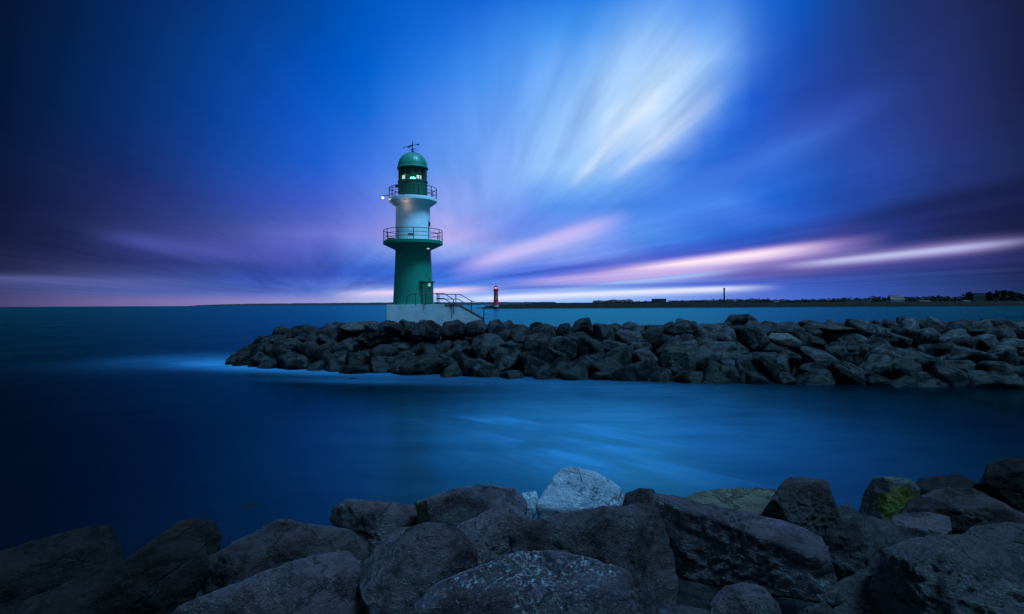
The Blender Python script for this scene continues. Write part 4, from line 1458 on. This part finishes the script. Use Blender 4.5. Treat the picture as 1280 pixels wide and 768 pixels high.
near = [
 # outline, distance, material, label, facets, kw
 ([(-40, 706), (20, 688), (82, 680), (102, 661), (132, 659), (146, 690), (152, 740), (60, 775), (-40, 775)], 6.3, M_R_SHADE_BLACK, 'black boulder at the far left edge of the foreground, nearest the water', [(95, 55, .6), (250, 65, .75)]),
 ([(150, 704), (195, 676), (225, 652), (262, 653), (273, 670), (262, 720), (180, 735)], 6.5, M_R_SHADE_BLACK, 'layered black boulder rising behind the left sloping slab', [(125, 50, .65), (330, 55, .7)]),
 ([(-20, 800), (0, 763), (140, 724), (162, 706), (205, 685), (252, 690), (257, 716), (226, 760), (140, 810)], 5.0, M_R_SHADE_BLACK, 'broad sloping slab in the lower left corner', [(110, 55, .6), (280, 60, .75)]),
 ([(248, 705), (283, 690), (320, 668), (345, 652), (385, 657), (430, 664), (453, 677), (457, 705), (430, 750), (260, 765)], 5.5, M_R_DARK, 'large rounded dark grey boulder left of the dark-ended slab', [(95, 55, .62), (280, 68, .8), (190, 45, .75)]),
 ([(205, 800), (222, 764), (330, 722), (395, 700), (430, 692), (447, 706), (453, 740), (460, 810)], 4.2, M_R_MID, 'big boulder with a speckled grey face at the bottom, lower left of centre', [(75, 55, .62), (225, 65, .72), (350, 50, .7)]),
 ([(411, 650), (420, 633), (432, 626), (480, 629), (520, 633), (523, 655), (505, 690), (455, 700), (425, 670)], 6.6, M_R_MID, 'slab with a pale top and a dark left end, beside the water', [(60, 55, .6), (215, 50, .55)]),
 ([(520, 628), (545, 621), (575, 611), (600, 608), (640, 612), (656, 630), (650, 680), (590, 700), (528, 680)], 6.3, M_R_ALGA, 'grey boulder with a dark hump and a streak of green algae on its left side', [(70, 52, .6), (260, 60, .7)]),
 ([(651, 617), (668, 615), (674, 630), (664, 650), (650, 645)], 6.9, M_R_PALE, 'small whitish stone squeezed left of the pale pointed boulder', None),
 ([(672, 634), (680, 620), (700, 588), (715, 585), (745, 593), (772, 610), (777, 628), (768, 660), (720, 675), (678, 660)], 6.3, M_R_PALE, 'large pale whitish-blue boulder standing highest at the water in the middle', [(100, 66, .5), (255, 70, .66), (30, 50, .7)]),
 ([(777, 636), (782, 618), (800, 611), (815, 613), (823, 627), (818, 655), (785, 655)], 6.1, M_R_BROWN, 'small brown rounded stone right of the pale pointed boulder', None),
 ([(798, 650), (815, 630), (848, 622), (866, 640), (860, 690), (810, 690)], 5.7, M_R_DARK, 'dark boulder showing behind the two biggest blocks', None),
 ([(447, 716), (455, 700), (500, 671), (530, 656), (550, 657), (575, 668), (592, 690), (592, 735), (560, 800), (470, 800)], 4.3, M_R_MID, 'boulder with a light ridge running down its left shoulder, left of centre', [(135, 50, .62), (315, 62, .62)]),
 ([(543, 672), (580, 655), (615, 639), (640, 635), (660, 650), (677, 668), (672, 700), (640, 725), (580, 735), (556, 705)], 5.3, M_R_MID, 'pyramid-shaped boulder with a sharp crest below the algae boulder', [(135, 52, .55), (320, 58, .55), (270, 80, .85)]),
 ([(640, 678), (680, 655), (722, 642), (805, 634), (816, 641), (827, 665), (836, 720), (832, 800), (700, 810), (648, 740)], 4.5, M_R_DARK, 'huge dark block with a broad flat front in the middle of the foreground', [(95, 42, .84), (255, 72, .66), (0, 52, .72)]),
 ([(525, 752), (545, 732), (590, 713), (636, 706), (650, 693), (700, 691), (712, 705), (772, 712), (780, 735), (790, 800), (525, 800)], 3.6, M_R_WET, 'wet glistening slab at the bottom centre, nearest the camera', [(88, 62, .45), (265, 50, .8), (100, 40, .8)]),
 ([(816, 705), (812, 642), (825, 622), (850, 625), (900, 645), (1000, 660), (1026, 672), (1032, 705), (1042, 752), (1000, 748), (940, 738), (850, 722)], 4.6, M_R_MID, 'very large grey block with a light sloping top edge right of centre', [(75, 46, .74), (262, 66, .60), (250, 40, .70), (330, 45, .8)]),
 ([(853, 626), (875, 616), (930, 610), (974, 613), (966, 650), (940, 675), (880, 660)], 6.4, M_R_BUFF, 'flat buff yellowish slab behind the large grey block', [(92, 64, .45)]),
 ([(946, 656), (955, 640), (980, 603), (1000, 598), (1032, 602), (1041, 625), (1048, 658), (1020, 685), (970, 685)], 5.6, M_R_BROWN, 'dark brown hump-shaped boulder standing behind the right end of the large grey block', [(95, 34, .86), (215, 58, .66), (325, 62, .7)]),
 ([(876, 800), (885, 757), (905, 735), (925, 730), (950, 736), (970, 757), (985, 800)], 3.4, M_R_MID, 'small round-topped stone at the bottom edge right of centre', [(100, 45, .7), (260, 70, .75)]),
 ([(1072, 648), (1080, 618), (1091, 600), (1112, 597), (1136, 600), (1148, 612), (1142, 640), (1120, 662), (1092, 665)], 6.5, M_R_MOSS, 'pale stone overgrown with bright green moss on the right', [(170, 52, .55), (330, 60, .6)]),
 ([(1108, 665), (1140, 626), (1180, 612), (1215, 612), (1250, 632), (1290, 650), (1270, 695), (1150, 690)], 5.9, M_R_BROWN, 'wide dark reddish boulder right of the mossy stone', [(100, 50, .6), (290, 62, .75)]),
 ([(1138, 618), (1150, 600), (1200, 595), (1224, 607), (1218, 640), (1150, 645)], 6.9, M_R_SHADE_BLACK, 'black boulder at the water between the mossy stone and the right edge', None),
 ([(1225, 608), (1235, 582), (1262, 574), (1310, 576), (1310, 660), (1245, 650)], 6.5, M_R_SHADE_BLACK, 'tall black boulder cut off by the right edge of the frame', [(110, 45, .7), (230, 60, .7)]),
 ([(1023, 702), (1030, 672), (1060, 652), (1085, 646), (1130, 658), (1180, 672), (1140, 720), (1085, 745), (1040, 735)], 5.1, M_R_DARK, 'smooth dark boulder below the brown hump, sloping down to the right', [(80, 58, .5), (260, 60, .8)]),
 ([(1106, 662), (1120, 645), (1150, 641), (1186, 648), (1188, 665), (1160, 695), (1112, 690)], 5.5, M_R_MID, 'small grey slab with a lit top just below the mossy stone', [(90, 60, .5)]),
 ([(1080, 800), (1088, 740), (1103, 700), (1140, 680), (1200, 671), (1320, 690), (1320, 810)], 4.1, M_R_DARK, 'massive sloping boulder filling the lower right corner', [(75, 58, .55), (205, 60, .62), (275, 72, .8)]),
 ([(1036, 657), (1042, 636), (1058, 631), (1082, 649), (1070, 685), (1045, 685)], 6.0, M_R_DARK, 'small dark stone between the brown hump and the mossy stone', None),
 ([(1198, 676), (1215, 660), (1260, 655), (1320, 660), (1320, 710), (1230, 710)], 5.2, M_R_DARK, 'low slab at the right edge behind the massive corner boulder', [(90, 60, .5)]),
 ([(1028, 780), (1040, 735), (1070, 716), (1096, 736), (1102, 800), (1036, 810)], 4.3, M_R_DARK, 'cracked dark stone at the left foot of the massive corner boulder', [(110, 50, .62), (300, 60, .7)]),
 ([(812, 800), (822, 762), (850, 759), (882, 764), (895, 805)], 3.3, M_R_MID, 'sliver of grey stone at the bottom edge left of the round-topped one', [(90, 60, .6)]),
 ([(453, 716), (470, 682), (500, 661), (527, 658), (530, 700), (480, 735)], 4.9, M_R_ALGA, 'small greenish-grey stone behind the boulder with the light ridge', [(100, 55, .6)]),
 ([(276, 696), (290, 677), (312, 670), (318, 692), (300, 715)], 6.2, M_R_DARK, 'little stone peeping out left of the rounded dark grey boulder', None),
 ([(985, 800), (1000, 765), (1032, 752), (1045, 775), (1050, 810)], 3.9, M_R_DARK, 'small stone at the bottom edge between the round-topped one and the cracked one', None),
 ([(296, 640), (306, 631), (322, 631), (334, 637), (318, 642)], 12.25, M_R_SHADE_BLACK, 'lone low rock awash in the channel beyond the foreground', [(90, 70, .5)]),
]
for i, (ol, d, m_, lab, fc) in enumerate(near):
    placed_stone(ol, d, m_, lab, 900 + i, fc, sub=6 if d < 6.0 else 5, p_exp=120, keep='pale whitish-blue' in lab)
# lower stones that fill the gaps between and behind the named ones
_rf = random.Random(77)
gaps = [(4.1, 0.9, 1.6), (4.6, -2.6, 1.5), (4.5, 1.9, 1.6), (5.6, -1.3, 1.3), (6.2, 1.8, 1.2), (5.3, 3.4, 1.35), (7.5, -1.4, 0.5), (7.6, 2.6, 0.5)]
for k, (d, x, z) in enumerate(gaps):
    o = bpy.data.objects.new('boulder', VAR[k % len(VAR)])
    COL.objects.link(o)
    o.location = (x, d, z)
    s = _rf.uniform(0.5, 0.68)
    o.scale = (s, s, s * 0.8)
    o.rotation_euler = (_rf.uniform(-.4, .4), _rf.uniform(-.4, .4), _rf.uniform(0, 6))
    tag(o, 'half hidden black stone deep in a gap between the foreground boulders', 'boulder', 'hidden stones in the foreground gaps')
